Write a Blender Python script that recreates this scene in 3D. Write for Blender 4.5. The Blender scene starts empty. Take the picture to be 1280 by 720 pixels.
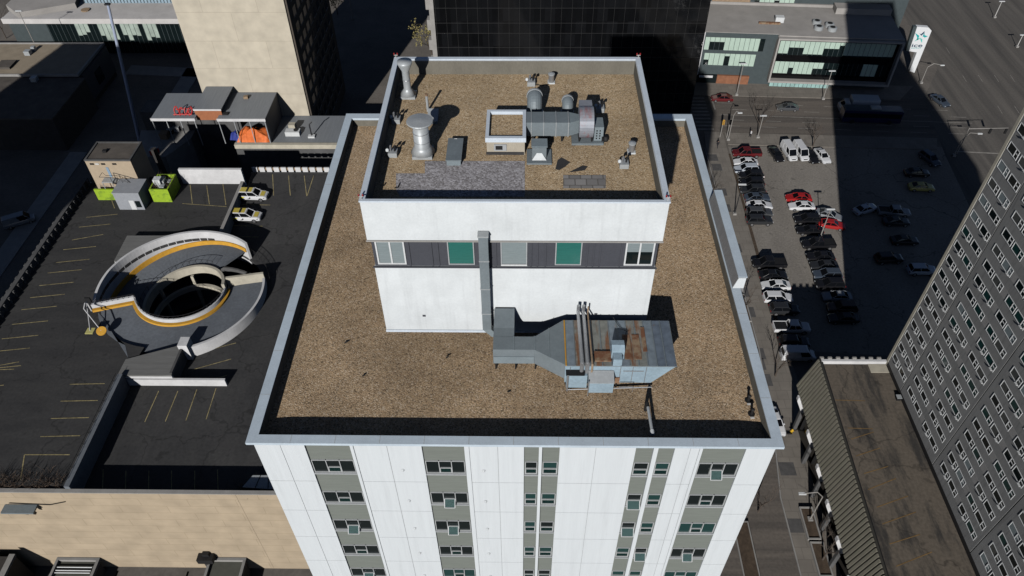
import bpy, bmesh, math, random
from mathutils import Vector, Matrix
random.seed(11)
scene = bpy.context.scene
col = scene.collection
PI = math.pi

# ------------------------------------------------------------------ camera
CAM_H, FOCAL = 89.0, 943.785
PITCH, YAW, ROLL = math.radians(45.3204), math.radians(1.2037), math.radians(-0.5642)
_r = Vector((1, 0, 0)); _u = Vector((0, math.sin(PITCH), math.cos(PITCH))); _d = Vector((0, math.cos(PITCH), -math.sin(PITCH)))
_R = Matrix.Rotation(YAW, 3, 'Z')
_r, _u, _d = _R @ _r, _R @ _u, _R @ _d
CR = _r * math.cos(ROLL) + _u * math.sin(ROLL)
CU = _u * math.cos(ROLL) - _r * math.sin(ROLL)
CD = _d

def ray(px, py):
    return CR * ((px - 640) / FOCAL) + CU * ((360 - py) / FOCAL) + CD

def on_z(px, py, z):            # where the sight line meets the level surface at height z (ground, roof, deck)
    v = ray(px, py); t = (z - CAM_H) / v.z
    return Vector((v.x * t, v.y * t, z))

def on_y(px, py, y):            # where it meets a wall plane facing the street
    v = ray(px, py); t = y / v.y
    return Vector((v.x * t, y, CAM_H + v.z * t))

def on_x(px, py, x):
    v = ray(px, py); t = x / v.x
    return Vector((x, v.y * t, CAM_H + v.z * t))

# ------------------------------------------------------------------ mesh builder
class MB:
    def __init__(s): s.v = []; s.f = []; s.cut = []
    def add(s, vs, fs):
        o = len(s.v); s.cut.append((len(s.v),len(s.v)+len(vs),len(s.f),len(s.f)+len(fs))); s.v += [tuple(v) for v in vs]; s.f += [tuple(i + o for i in f) for f in fs]; return s
    def box(s, x0, x1, y0, y1, z0, z1):
        if x0 > x1: x0, x1 = x1, x0
        if y0 > y1: y0, y1 = y1, y0
        if z0 > z1: z0, z1 = z1, z0
        return s.add([(x0,y0,z0),(x1,y0,z0),(x1,y1,z0),(x0,y1,z0),(x0,y0,z1),(x1,y0,z1),(x1,y1,z1),(x0,y1,z1)],
                     [(0,3,2,1),(4,5,6,7),(0,1,5,4),(1,2,6,5),(2,3,7,6),(3,0,4,7)])
    def quad(s, a, b, c, d): return s.add([a,b,c,d], [(0,1,2,3)])
    def prism(s, poly, z0, z1):
        n = len(poly)
        if sum(poly[i][0]*poly[(i+1)%n][1]-poly[(i+1)%n][0]*poly[i][1] for i in range(n)) < 0: poly = poly[::-1]
        vs = [(p[0],p[1],z0) for p in poly] + [(p[0],p[1],z1) for p in poly]
        fs = [tuple(range(n))[::-1], tuple(range(n,2*n))] + [(i,(i+1)%n,n+(i+1)%n,n+i) for i in range(n)]
        return s.add(vs, fs)
    def sheet(s, poly, z):
        n = len(poly)
        if sum(poly[i][0]*poly[(i+1)%n][1]-poly[(i+1)%n][0]*poly[i][1] for i in range(n)) < 0: poly = poly[::-1]
        return s.add([(p[0],p[1],z) for p in poly], [tuple(range(n))])
    def extrude(s, pts, vec):
        n = len(pts); vec = Vector(vec); pts = [Vector(p) for p in pts]
        vs = pts + [p + vec for p in pts]
        nrm = Vector((0,0,0))
        for i in range(n): nrm += pts[i].cross(pts[(i+1)%n])
        fs = [tuple(range(n)), tuple(range(n,2*n))[::-1]] + [(i,n+i,n+(i+1)%n,(i+1)%n) for i in range(n)]
        if nrm.dot(vec) > 0: fs = [f[::-1] for f in fs]
        return s.add(vs, fs)
    def tube(s, p0, p1, r, r2=None, n=8, cap=True):
        p0, p1 = Vector(p0), Vector(p1); r2 = r if r2 is None else r2
        d = (p1 - p0).normalized(); a = d.orthogonal().normalized(); b = d.cross(a)
        ring = [a*math.cos(2*PI*i/n) + b*math.sin(2*PI*i/n) for i in range(n)]
        vs = [p0 + q*r for q in ring] + [p1 + q*r2 for q in ring]
        fs = [(i,(i+1)%n,n+(i+1)%n,n+i) for i in range(n)]
        if cap: fs += [tuple(range(n))[::-1], tuple(range(n,2*n))]
        return s.add(vs, fs)
    def path(s, pts, r, n=8):               # one continuous swept pipe
        pts = [Vector(p) for p in pts]; T = []
        for i in range(len(pts)):
            a = pts[max(0,i-1)]; b = pts[min(len(pts)-1,i+1)]; T.append((b-a).normalized())
        u = T[0].orthogonal().normalized(); vs = []; fs = []
        for i,(p,t) in enumerate(zip(pts,T)):
            u = (u - t*u.dot(t)); u = u.normalized() if u.length > 1e-6 else t.orthogonal().normalized()
            w = t.cross(u); k = 1.0
            if 0 < i < len(pts)-1:
                c = (pts[i]-pts[i-1]).normalized().dot(t); k = 1/max(c,.6)
            vs += [p + (u*math.cos(2*PI*j/n) + w*math.sin(2*PI*j/n))*r*(1+(k-1)*.5) for j in range(n)]
        for i in range(len(pts)-1): fs += [(i*n+j,i*n+(j+1)%n,(i+1)*n+(j+1)%n,(i+1)*n+j) for j in range(n)]
        m = (len(pts)-1)*n; fs += [tuple(range(n))[::-1], tuple(range(m,m+n))]
        return s.add(vs,fs)
    def lathe(s, c, prof, n=16):
        c = Vector(c); vs = []; fs = []
        for r, z in prof:
            vs += [(c.x + r*math.cos(2*PI*i/n), c.y + r*math.sin(2*PI*i/n), c.z + z) for i in range(n)]
        for k in range(len(prof)-1):
            fs += [(k*n+i, k*n+(i+1)%n, (k+1)*n+(i+1)%n, (k+1)*n+i) for i in range(n)]
        m = (len(prof)-1)*n
        fs += [tuple(range(n))[::-1], tuple(range(m, m+n))]
        return s.add(vs, fs)
    def ring(s, out, inn, z0, z1):      # rectangular frame between two rectangles (x0,x1,y0,y1), mitred corners
        X0,X1,Y0,Y1 = out; x0,x1,y0,y1 = inn
        O = [(X0,Y0),(X1,Y0),(X1,Y1),(X0,Y1)]; I = [(x0,y0),(x1,y0),(x1,y1),(x0,y1)]
        vs = [(p[0],p[1],z) for z in (z0,z1) for p in O+I]; fs = []
        for i in range(4):
            j = (i+1)%4
            fs += [(8+i,8+j,12+j,12+i),(i,4+i,4+j,j),(i,j,8+j,8+i),(4+i,12+i,12+j,4+j)]
        return s.add(vs, fs)
    def arc(s, c, r0, r1, a0, a1, z0a, z0b, z1a, z1b, n=40):     # curved wall / ramp slab: bottom z0a->z0b, top z1a->z1b
        vs = []; fs = []
        for k in range(n+1):
            t = k/n; a = a0 + (a1-a0)*t; zb = z0a+(z0b-z0a)*t; zt = z1a+(z1b-z1a)*t
            for r, z in ((r0,zb),(r1,zb),(r1,zt),(r0,zt)):
                vs.append((c[0]+r*math.cos(a), c[1]+r*math.sin(a), z))
        for k in range(n):
            for i in range(4):
                q = (k*4+i, k*4+(i+1)%4, (k+1)*4+(i+1)%4, (k+1)*4+i)
                fs.append(q if a1 < a0 else q[::-1])
        fs += [(0,1,2,3), (n*4+3,n*4+2,n*4+1,n*4)]
        return s.add(vs, fs)
    def build(s, name, mat, parent=None, smooth=False, origin=None):
        me = bpy.data.meshes.new(name)
        o = Vector((0,0,0))
        if origin is not None: o = Vector(origin)
        elif parent is not None: o = ORIGIN.get(parent.name, Vector((0,0,0)))
        me.from_pydata([Vector(v) - o for v in s.v], [], s.f)
        bm = bmesh.new(); bm.from_mesh(me); bmesh.ops.recalc_face_normals(bm, faces=bm.faces); bm.to_mesh(me); bm.free()
        if smooth:
            for p in me.polygons: p.use_smooth = True
        me.update()
        ob = bpy.data.objects.new(name, me); col.objects.link(ob)
        me.materials.append(mat)
        if parent is not None:
            ob.parent = parent; ORIGIN[ob.name] = ORIGIN.get(parent.name, Vector((0,0,0)))
        else:
            ob.location = o; ORIGIN[ob.name] = o
        return ob
ORIGIN = {}
def build_each(mb, name, m, parent):      # every piece a part of its own
    out = []
    for a,b,c,d in mb.cut:
        k = MB(); k.add(mb.v[a:b], [tuple(i-a for i in f) for f in mb.f[c:d]]); out.append(k.build(name, m, parent))
    return out

def tag(o, label, cat, group=None):
    o['label'] = label; o['category'] = cat
    if group: o['group'] = group
    return o
def struct(o): o['kind'] = 'structure'; return o
def thing(name, loc, label, cat, group=None, rz=0):
    o = bpy.data.objects.new(name, None); col.objects.link(o); o.location = Vector(loc); o.rotation_euler.z = rz
    o.empty_display_size = .3
    ORIGIN[o.name] = Vector(loc)
    return tag(o, label, cat, group)
def lthing(name, label, cat, group=None):       # built around the local origin, moved later
    o = thing(name, (0,0,0), label, cat, group); return o
def copy_tree(root, loc, rz, label, paint=None):
    r = root.copy(); col.objects.link(r); r.location = loc; r.rotation_euler.z = rz; r['label'] = label
    for ch in root.children:
        c = ch.copy(); col.objects.link(c); c.parent = r
        if paint and c.get('painted'):
            c.material_slots[0].link = 'OBJECT'; c.material_slots[0].material = paint
        for g in ch.children:
            d = g.copy(); col.objects.link(d); d.parent = c
    return r

# ------------------------------------------------------------------ materials
def newmat(name):
    m = bpy.data.materials.new(name); m.use_nodes = True
    nt = m.node_tree; b = nt.nodes['Principled BSDF']; return m, nt, b
def rgb(c): return (c[0], c[1], c[2], 1)
def mat(name, c, rough=.7, metal=0., var=.12, scale=1.2, var2=.08, scale2=14, bump=0., bscale=30, stretch=(1,1,1), ior=1.45, drip=0.):
    m, nt, b = newmat(name); N = nt.nodes; L = nt.links
    tc = N.new('ShaderNodeTexCoord'); mp = N.new('ShaderNodeMapping'); mp.inputs['Scale'].default_value = stretch
    L.new(tc.outputs['Object'], mp.inputs[0])
    n1 = N.new('ShaderNodeTexNoise'); n1.inputs['Scale'].default_value = scale; n1.inputs['Detail'].default_value = 5; n1.inputs['Roughness'].default_value = .65
    n2 = N.new('ShaderNodeTexNoise'); n2.inputs['Scale'].default_value = scale2; n2.inputs['Detail'].default_value = 3
    L.new(mp.outputs[0], n1.inputs[0]); L.new(mp.outputs[0], n2.inputs[0])
    r1 = N.new('ShaderNodeMapRange'); r1.inputs[1].default_value = .3; r1.inputs[2].default_value = .7; r1.inputs[3].default_value = 1-var; r1.inputs[4].default_value = 1+var
    r2 = N.new('ShaderNodeMapRange'); r2.inputs[1].default_value = .3; r2.inputs[2].default_value = .7; r2.inputs[3].default_value = 1-var2; r2.inputs[4].default_value = 1+var2
    L.new(n1.outputs[0], r1.inputs[0]); L.new(n2.outputs[0], r2.inputs[0])
    mu = N.new('ShaderNodeMath'); mu.operation = 'MULTIPLY'; L.new(r1.outputs[0], mu.inputs[0]); L.new(r2.outputs[0], mu.inputs[1])
    if drip:                        # rain streaks: narrow vertical stains of uneven length
        mp2 = N.new('ShaderNodeMapping'); mp2.inputs['Scale'].default_value = (3.2,3.2,.22); L.new(tc.outputs['Object'], mp2.inputs[0])
        n4 = N.new('ShaderNodeTexNoise'); n4.inputs['Scale'].default_value = 1.; n4.inputs['Detail'].default_value = 6; n4.inputs['Roughness'].default_value = .6; L.new(mp2.outputs[0], n4.inputs[0])
        r4 = N.new('ShaderNodeMapRange'); r4.inputs[1].default_value = .52; r4.inputs[2].default_value = .75; r4.inputs[3].default_value = 1; r4.inputs[4].default_value = 1-drip*2; L.new(n4.outputs[0], r4.inputs[0])
        mu2 = N.new('ShaderNodeMath'); mu2.operation = 'MULTIPLY'; L.new(mu.outputs[0], mu2.inputs[0]); L.new(r4.outputs[0], mu2.inputs[1]); mu = mu2
    vm = N.new('ShaderNodeVectorMath'); vm.operation = 'SCALE'; vm.inputs[0].default_value = c[:3]; L.new(mu.outputs[0], vm.inputs['Scale'])
    L.new(vm.outputs[0], b.inputs['Base Color'])
    b.inputs['Roughness'].default_value = rough; b.inputs['Metallic'].default_value = metal; b.inputs['IOR'].default_value = ior
    if bump:
        n3 = N.new('ShaderNodeTexNoise'); n3.inputs['Scale'].default_value = bscale; n3.inputs['Detail'].default_value = 2
        L.new(mp.outputs[0], n3.inputs[0])
        bp = N.new('ShaderNodeBump'); bp.inputs['Strength'].default_value = bump; bp.inputs['Distance'].default_value = .02
        L.new(n3.outputs[0], bp.inputs['Height']); L.new(bp.outputs[0], b.inputs['Normal'])
    return m
def plain(name, c, rough=.5, metal=0., coat=0.):
    m, nt, b = newmat(name); b.inputs['Base Color'].default_value = rgb(c); b.inputs['Roughness'].default_value = rough
    b.inputs['Metallic'].default_value = metal; b.inputs['Coat Weight'].default_value = coat
    b.inputs['Coat Roughness'].default_value = .05
    return m
def gravel(name, cols, cell, big=.25, pebble=.9):
    m, nt, b = newmat(name); N = nt.nodes; L = nt.links
    tc = N.new('ShaderNodeTexCoord')
    v = N.new('ShaderNodeTexVoronoi'); v.inputs['Scale'].default_value = cell; L.new(tc.outputs['Object'], v.inputs['Vector'])
    sp = N.new('ShaderNodeSeparateColor'); L.new(v.outputs['Color'], sp.inputs[0])
    cr = N.new('ShaderNodeValToRGB'); e = cr.color_ramp.elements
    cr.color_ramp.interpolation = 'CONSTANT'
    n = len(cols)
    for i, c in enumerate(cols):
        if i < 2: x = e[i]
        else: x = e.new(i/n)
        x.position = i/n; x.color = rgb(c)
    L.new(sp.outputs[0], cr.inputs[0])
    nz = N.new('ShaderNodeTexNoise'); nz.inputs['Scale'].default_value = .38; nz.inputs['Detail'].default_value = 6; nz.inputs['Roughness'].default_value = .7
    L.new(tc.outputs['Object'], nz.inputs[0])
    mr = N.new('ShaderNodeMapRange'); mr.inputs[1].default_value = .3; mr.inputs[2].default_value = .7; mr.inputs[3].default_value = 1-big; mr.inputs[4].default_value = 1+big
    L.new(nz.outputs[0], mr.inputs[0])
    n5 = N.new('ShaderNodeTexNoise'); n5.inputs['Scale'].default_value = .16; n5.inputs['Detail'].default_value = 5; n5.inputs['Distortion'].default_value = .6; L.new(tc.outputs['Object'], n5.inputs[0])
    r5 = N.new('ShaderNodeMapRange'); r5.inputs[1].default_value = .52; r5.inputs[2].default_value = .66; r5.inputs[3].default_value = 1; r5.inputs[4].default_value = .86; L.new(n5.outputs[0], r5.inputs[0])
    mq = N.new('ShaderNodeMath'); mq.operation = 'MULTIPLY'; L.new(mr.outputs[0], mq.inputs[0]); L.new(r5.outputs[0], mq.inputs[1]); mr = mq
    vm = N.new('ShaderNodeVectorMath'); vm.operation = 'SCALE'; L.new(cr.outputs[0], vm.inputs[0]); L.new(mr.outputs[0], vm.inputs['Scale'])
    L.new(vm.outputs[0], b.inputs['Base Color']); b.inputs['Roughness'].default_value = .9
    bp = N.new('ShaderNodeBump'); bp.inputs['Strength'].default_value = pebble; bp.inputs['Distance'].default_value = .03; bp.invert = True
    L.new(v.outputs['Distance'], bp.inputs['Height']); L.new(bp.outputs[0], b.inputs['Normal'])
    return m
def streaked(name, c, c2, thr=.55, stretch=(1,6,1), scale=.8, rough=.6, metal=0., soft=.08, var=.1, cracks=0.):
    """base colour c with irregular patches of c2 (rust, tar, oil, tyre tracks)"""
    m, nt, b = newmat(name); N = nt.nodes; L = nt.links
    tc = N.new('ShaderNodeTexCoord'); mp = N.new('ShaderNodeMapping'); mp.inputs['Scale'].default_value = stretch
    L.new(tc.outputs['Object'], mp.inputs[0])
    n1 = N.new('ShaderNodeTexNoise'); n1.inputs['Scale'].default_value = scale; n1.inputs['Detail'].default_value = 7; n1.inputs['Roughness'].default_value = .65
    L.new(mp.outputs[0], n1.inputs[0])
    mr = N.new('ShaderNodeMapRange'); mr.inputs[1].default_value = thr-soft; mr.inputs[2].default_value = thr+soft; L.new(n1.outputs[0], mr.inputs[0])
    n2 = N.new('ShaderNodeTexNoise'); n2.inputs['Scale'].default_value = 3.; n2.inputs['Detail'].default_value = 6; L.new(tc.outputs['Object'], n2.inputs[0])
    m2 = N.new('ShaderNodeMapRange'); m2.inputs[1].default_value = .3; m2.inputs[2].default_value = .7; m2.inputs[3].default_value = 1-var; m2.inputs[4].default_value = 1+var
    L.new(n2.outputs[0], m2.inputs[0])
    mx = N.new('ShaderNodeMix'); mx.data_type = 'RGBA'; mx.inputs[6].default_value = rgb(c); mx.inputs[7].default_value = rgb(c2); L.new(mr.outputs[0], mx.inputs[0])
    fac = m2
    if cracks:                      # sealed cracks and oil spots
        nw = N.new('ShaderNodeTexNoise'); nw.inputs['Scale'].default_value = .35; nw.inputs['Detail'].default_value = 4; L.new(tc.outputs['Object'], nw.inputs[0])
        av = N.new('ShaderNodeVectorMath'); av.operation = 'MULTIPLY_ADD'; L.new(nw.outputs['Color'], av.inputs[0]); av.inputs[1].default_value = (5,5,0); L.new(tc.outputs['Object'], av.inputs[2])
        vo = N.new('ShaderNodeTexVoronoi'); vo.feature = 'DISTANCE_TO_EDGE'; vo.inputs['Scale'].default_value = cracks; L.new(av.outputs[0], vo.inputs['Vector'])
        rc = N.new('ShaderNodeMapRange'); rc.inputs[1].default_value = .05*cracks; rc.inputs[2].default_value = .12*cracks; rc.inputs[3].default_value = .66; rc.inputs[4].default_value = 1; L.new(vo.outputs['Distance'], rc.inputs[0])
        no = N.new('ShaderNodeTexNoise'); no.inputs['Scale'].default_value = .8; no.inputs['Detail'].default_value = 2; L.new(tc.outputs['Object'], no.inputs[0])
        ro = N.new('ShaderNodeMapRange'); ro.inputs[1].default_value = .64; ro.inputs[2].default_value = .72; ro.inputs[3].default_value = 1; ro.inputs[4].default_value = .66; L.new(no.outputs[0], ro.inputs[0])
        q1 = N.new('ShaderNodeMath'); q1.operation = 'MULTIPLY'; L.new(rc.outputs[0], q1.inputs[0]); L.new(ro.outputs[0], q1.inputs[1])
        q2 = N.new('ShaderNodeMath'); q2.operation = 'MULTIPLY'; L.new(q1.outputs[0], q2.inputs[0]); L.new(m2.outputs[0], q2.inputs[1]); fac = q2
    vm = N.new('ShaderNodeVectorMath'); vm.operation = 'SCALE'; L.new(mx.outputs[2], vm.inputs[0]); L.new(fac.outputs[0], vm.inputs['Scale'])
    L.new(vm.outputs[0], b.inputs['Base Color']); b.inputs['Roughness'].default_value = rough; b.inputs['Metallic'].default_value = metal
    return m
def brickmat(name, c, joint, bw, bh, mortar=.02, rough=.8, var=.1, plane='XZ'):
    m, nt, b = newmat(name); N = nt.nodes; L = nt.links
    tc = N.new('ShaderNodeTexCoord'); sx = N.new('ShaderNodeSeparateXYZ'); cx = N.new('ShaderNodeCombineXYZ'); L.new(tc.outputs['Object'], sx.inputs[0])
    L.new(sx.outputs[plane[0]], cx.inputs[0]); L.new(sx.outputs[plane[1]], cx.inputs[1])
    br = N.new('ShaderNodeTexBrick'); br.inputs['Scale'].default_value = 1; br.inputs['Brick Width'].default_value = bw; br.inputs['Row Height'].default_value = bh
    br.inputs['Mortar Size'].default_value = mortar; br.inputs['Color1'].default_value = rgb([x*(1-var) for x in c]); br.inputs['Color2'].default_value = rgb([x*(1+var) for x in c]); br.inputs['Mortar'].default_value = rgb(joint)
    L.new(cx.outputs[0], br.inputs[0])
    n2 = N.new('ShaderNodeTexNoise'); n2.inputs['Scale'].default_value = .5; n2.inputs['Detail'].default_value = 7; L.new(tc.outputs['Object'], n2.inputs[0])
    m2 = N.new('ShaderNodeMapRange'); m2.inputs[1].default_value = .3; m2.inputs[2].default_value = .7; m2.inputs[3].default_value = .88; m2.inputs[4].default_value = 1.1
    L.new(n2.outputs[0], m2.inputs[0])
    vm = N.new('ShaderNodeVectorMath'); vm.operation = 'SCALE'; L.new(br.outputs[0], vm.inputs[0]); L.new(m2.outputs[0], vm.inputs['Scale'])
    L.new(vm.outputs[0], b.inputs['Base Color']); b.inputs['Roughness'].default_value = rough
    return m

M = {}
M['white_panel'] = mat('white metal panel', (.78,.825,.845), .45, var=.03, scale=.25, var2=.02, scale2=3, bump=.15, bscale=6, stretch=(14,1,.3), drip=.035)
M['white_paint'] = mat('white painted masonry', (.785,.825,.835), .75, var=.07, scale=.7, var2=.03, scale2=9, bump=.25, bscale=18, drip=.05)
M['coping'] = mat('pale coping metal', (.62,.72,.80), .45, var=.10, scale=.6, var2=.05, stretch=(1,1,1))
M['pent_coping'] = mat('white coping', (.72,.80,.88), .45, var=.06, scale=1.5)
M['joint'] = mat('joint grey', (.50,.53,.54), .8)
M['green_grey'] = mat('green grey cladding', (.215,.235,.21), .7, var=.08, scale=1, var2=.05, scale2=20, stretch=(1,1,12))
M['frame_white'] = mat('white window frame', (.74,.76,.76), .5, var=.05)
M['frame_grey'] = mat('grey window frame', (.45,.47,.48), .5, var=.05)
M['frame_mid'] = mat('dull white frame', (.50,.52,.52), .5, var=.05)
M['glass_dark'] = plain('dark glass', (.008,.014,.015), .06)
M['glass_teal'] = plain('teal glass', (.015,.055,.052), .06)
M['glass_black'] = plain('black glass', (.004,.004,.005), .05)
M['curtain_black'] = brickmat('black curtain wall glass', (.0075,.008,.009), (.004,.004,.004), 2.04, 2.575, .01, rough=.07, var=.4)
for _n in M['curtain_black'].node_tree.nodes:
    if _n.type == 'TEX_BRICK': _n.offset = 0
M['blind_grey'] = mat('grey blind behind glass', (.26,.31,.32), .15, var=.12, scale=2, stretch=(1,1,20))
M['blind_mid'] = mat('dim blind behind glass', (.10,.105,.10), .12, var=.2, scale=2, stretch=(1,1,20))
M['blind_green'] = mat('green blind behind glass', (.035,.17,.145), .15, var=.15, scale=2, stretch=(1,1,30))
M['band_grey'] = mat('charcoal band', (.075,.079,.094), .6, var=.06)
M['parapet_in'] = mat('grey brown parapet lining', (.20,.185,.15), .85, var=.18, scale=.8, var2=.08, stretch=(1,1,.4))
M['gravel'] = gravel('roof gravel', [(0.339,0.235,0.14),(0.522,0.377,0.227),(0.447,0.314,0.185),(0.622,0.473,0.306),(0.547,0.402,0.248),(0.389,0.273,0.165),(0.48,0.335,0.202),(0.672,0.535,0.382),(0.464,0.339,0.215),(0.547,0.381,0.223),(0.213,0.156,0.094)], 17., .22, .6)
M['gravel_up'] = gravel('upper roof gravel', [(0.429,0.309,0.181),(0.561,0.423,0.255),(0.508,0.37,0.216),(0.648,0.501,0.321),(0.578,0.436,0.268),(0.464,0.335,0.194),(0.534,0.388,0.229),(0.692,0.567,0.395),(0.517,0.379,0.229),(0.587,0.431,0.255),(0.289,0.204,0.115)], 17., .18, .6)
M['gravel_grey'] = gravel('grey stone ballast', [(.30,.285,.29),(.38,.365,.38),(.48,.465,.475),(.33,.315,.32),(.43,.415,.425),(.24,.225,.225),(.54,.525,.545)], 12., .12, .4)
M['paver'] = brickmat('grey pavers', (.30,.29,.28), (.16,.15,.14), .55, .5, .03, plane='XY', var=.25)
M['galv'] = mat('galvanised sheet metal', (.50,.53,.54), .45, .25, var=.10, scale=1.5, var2=.06, scale2=10)
M['duct'] = mat('grey painted duct', (.225,.265,.285), .5, .1, var=.10, scale=1.2, var2=.06, scale2=9)
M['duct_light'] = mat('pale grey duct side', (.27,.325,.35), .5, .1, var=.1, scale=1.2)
M['duct_rust'] = streaked('weathered duct lid', (.25,.295,.32), (.30,.155,.085), .60, (1.6,.6,1), 1.0, .6, .1, .05, .22)
M['rust'] = streaked('rusty sheet', (.21,.095,.05), (.34,.25,.16), .52, (1,1,1), 2, .8)
M['unit_blue'] = mat('pale blue unit side', (.36,.48,.56), .45, .1, var=.12, scale=1.6, var2=.08, scale2=8)
M['steel'] = mat('bright steel pipe', (.42,.43,.44), .35, .6, var=.1)
M['red_stain'] = streaked('red stained galvanised sheet', (.34,.36,.40), (.38,.14,.14), .58, (1.4,.5,1), 1.4, .45, .2, .08)
M['black'] = plain('black rubber', (.012,.012,.013), .7)
M['membrane'] = mat('dark membrane patch', (.05,.05,.052), .8, var=.2)
M['beige_box'] = mat('cream masonry', (.50,.45,.36), .8, var=.12, scale=1.4)
M['asphalt'] = streaked('deck asphalt', (.058,.057,.056), (.038,.038,.039), .52, (.35,1.2,1), .35, .85, 0, .14, .16, .11)
M['asphalt2'] = streaked('lower deck asphalt', (.066,.065,.064), (.044,.044,.045), .5, (.9,.35,1), .3, .85, 0, .14, .16, .12)
M['road'] = streaked('road asphalt', (.190,.165,.140), (.115,.102,.090), .5, (.05,1,1), .55, .85, 0, .14, .14)
M['road_wide'] = streaked('worn avenue asphalt', (.175,.160,.140), (.095,.088,.080), .5, (1,.045,1), .42, .85, 0, .16, .14)
M['ground'] = mat('city ground', (.18,.162,.142), .9, var=.2, scale=.15, var2=.12, scale2=2)
M['lot'] = streaked('gravel parking lot', (.305,.280,.245), (.225,.205,.18), .52, (1,.5,1), .12, .92, 0, .16, .18, .06)
M['sidewalk'] = brickmat('concrete sidewalk', (.25,.226,.195), (.205,.185,.16), 1.6, 1.6, .05, plane='XY', var=.07)
M['patch'] = mat('dark paving patch', (.11,.107,.105), .85, var=.2)
M['soil'] = mat('planting soil', (.09,.065,.045), .95, var=.35, scale=2)
M['line_yellow'] = mat('worn yellow paint', (.36,.30,.15), .8, var=.5, scale=1.5, var2=.3)
M['line_white'] = mat('worn white paint', (.34,.32,.29), .8, var=.35, scale=1)
M['curb_yellow'] = mat('yellow kerb paint', (.75,.40,.05), .7, var=.15, scale=1.2)
M['concrete'] = mat('concrete', (.36,.35,.33), .85, var=.15, scale=.6, var2=.08)
M['concrete_white'] = mat('white painted concrete', (.72,.72,.72), .75, var=.12, scale=.7, var2=.06)
M['concrete_beige'] = mat('cream painted concrete', (.56,.52,.42), .8, var=.15, scale=.8)
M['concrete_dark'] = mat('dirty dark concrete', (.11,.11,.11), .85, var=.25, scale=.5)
M['ramp'] = streaked('ramp concrete', (.185,.205,.23), (.145,.16,.18), .5, (1,1,1), .3, .8, 0, .15, .12)
M['slab_roof'] = mat('grey ribbed roof', (.20,.20,.192), .75, var=.12, scale=.6, var2=.12, scale2=4, stretch=(.2,4,1))
M['tan_wall'] = brickmat('tan stone panels', (.50,.405,.285), (.42,.335,.23), 5.4, 1.55, .045, var=.03)
M['tan_plain'] = brickmat('cream tower wall', (.62,.56,.445), (.52,.46,.36), 9.5, 5.2, .05, var=.03)
M['tan_stucco'] = mat('tan stucco', (.50,.405,.29), .85, var=.08)
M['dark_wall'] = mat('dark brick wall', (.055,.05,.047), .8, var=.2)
M['dark_glass_wall'] = plain('dark curtain wall', (.010,.012,.013), .12)
M['lid_blue'] = streaked('blue grey lid sheet', (.235,.285,.325), (.27,.17,.10), .66, (2.5,.5,1), 1.1, .55, .1, .04, .2)
M['lid_tan'] = streaked('tan weathered lid sheet', (.27,.28,.255), (.24,.125,.07), .53, (2.5,.45,1), 1.0, .65, .05, .05, .22)
M['lid_dark'] = streaked('slate lid sheet', (.165,.205,.255), (.25,.20,.15), .66, (2,1,1), 1.5, .55, .1, .04, .2)
M['lime'] = streaked('lime green mural', (.36,.54,.03), (.19,.31,.03), .55, (1,1,1), .8, .7, 0, .05)
M['grey_siding'] = mat('grey siding', (.36,.38,.41), .6, var=.08)
M['tin_roof'] = mat('grey standing seam roof', (.28,.30,.32), .55, .1, var=.1, scale=.8, var2=.08, stretch=(6,.3,1))
M['orange_wall'] = mat('terracotta panel', (.42,.16,.075), .7, var=.12)
M['tarp'] = mat('orange tarpaulin', (.85,.20,.05), .6, var=.25, scale=1.3, bump=.8, bscale=3)
M['tarp_blue'] = mat('blue tarpaulin', (.03,.05,.30), .6, var=.2)
M['lamp_red'] = plain('dark red lens', (.30,.02,.02), .3)
M['red'] = mat('red paint', (.62,.035,.03), .5, var=.15)
M['wood'] = mat('weathered wood', (.36,.26,.17), .85, var=.25, scale=3)
M['tower_grey'] = mat('grey precast panel', (.295,.296,.29), .75, var=.10, scale=.4, var2=.06, stretch=(1,1,1), bump=.1, drip=.16)
M['tower_pale'] = mat('pale grey infill panel', (.36,.355,.345), .75, var=.1)
M['olive_metal'] = mat('olive ribbed metal', (.30,.285,.225), .6, .1, var=.08, scale=.6)
M['podium_deck'] = streaked('stained rooftop deck', (.155,.130,.102), (.052,.048,.043), .55, (1.5,.30,1), .30, .88, 0, .06, .18, .055)
M['grey_roof'] = mat('pale grey membrane roof', (.42,.40,.375), .8, var=.12, scale=.3, var2=.06)
M['white_roof'] = mat('white membrane roof', (.62,.60,.58), .8, var=.12, scale=.3)
M['tan_roof'] = mat('tan gravel roof', (.36,.30,.22), .9, var=.12, scale=.5, var2=.15, scale2=12)
M['dark_roof'] = mat('dark tar roof', (.12,.105,.09), .9, var=.25, scale=.5)
M['clad_dark'] = mat('slate grey cladding', (.075,.095,.10), .5, var=.1)
M['mint'] = mat('pale mint blinds', (.52,.66,.56), .35, var=.10, scale=.5, var2=.05, stretch=(4,1,1))
M['mint2'] = mat('aqua shop glass', (.36,.56,.53), .3, var=.25, scale=.8)
M['brick_orange'] = mat('orange shopfront', (.30,.13,.07), .8, var=.2)
M['pole'] = mat('galvanised pole', (.42,.40,.37), .5, .3, var=.1)
M['pole_dark'] = plain('dark pole', (.03,.03,.033), .5)
M['pole_white'] = mat('white pole', (.66,.65,.62), .5)
M['bark'] = mat('grey bark', (.10,.08,.065), .95, var=.25)
M['bud'] = mat('spring buds', (.30,.26,.10), .9, var=.35, scale=3)
M['shrub'] = mat('dry shrub twigs', (.16,.115,.085), .95, var=.3, scale=3)
M['mast'] = plain('pale blue mast', (.42,.48,.62), .5)
M['tyre'] = plain('tyre', (.012,.012,.012), .8)
M['rim'] = plain('alloy rim', (.45,.45,.46), .3, .7)
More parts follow.
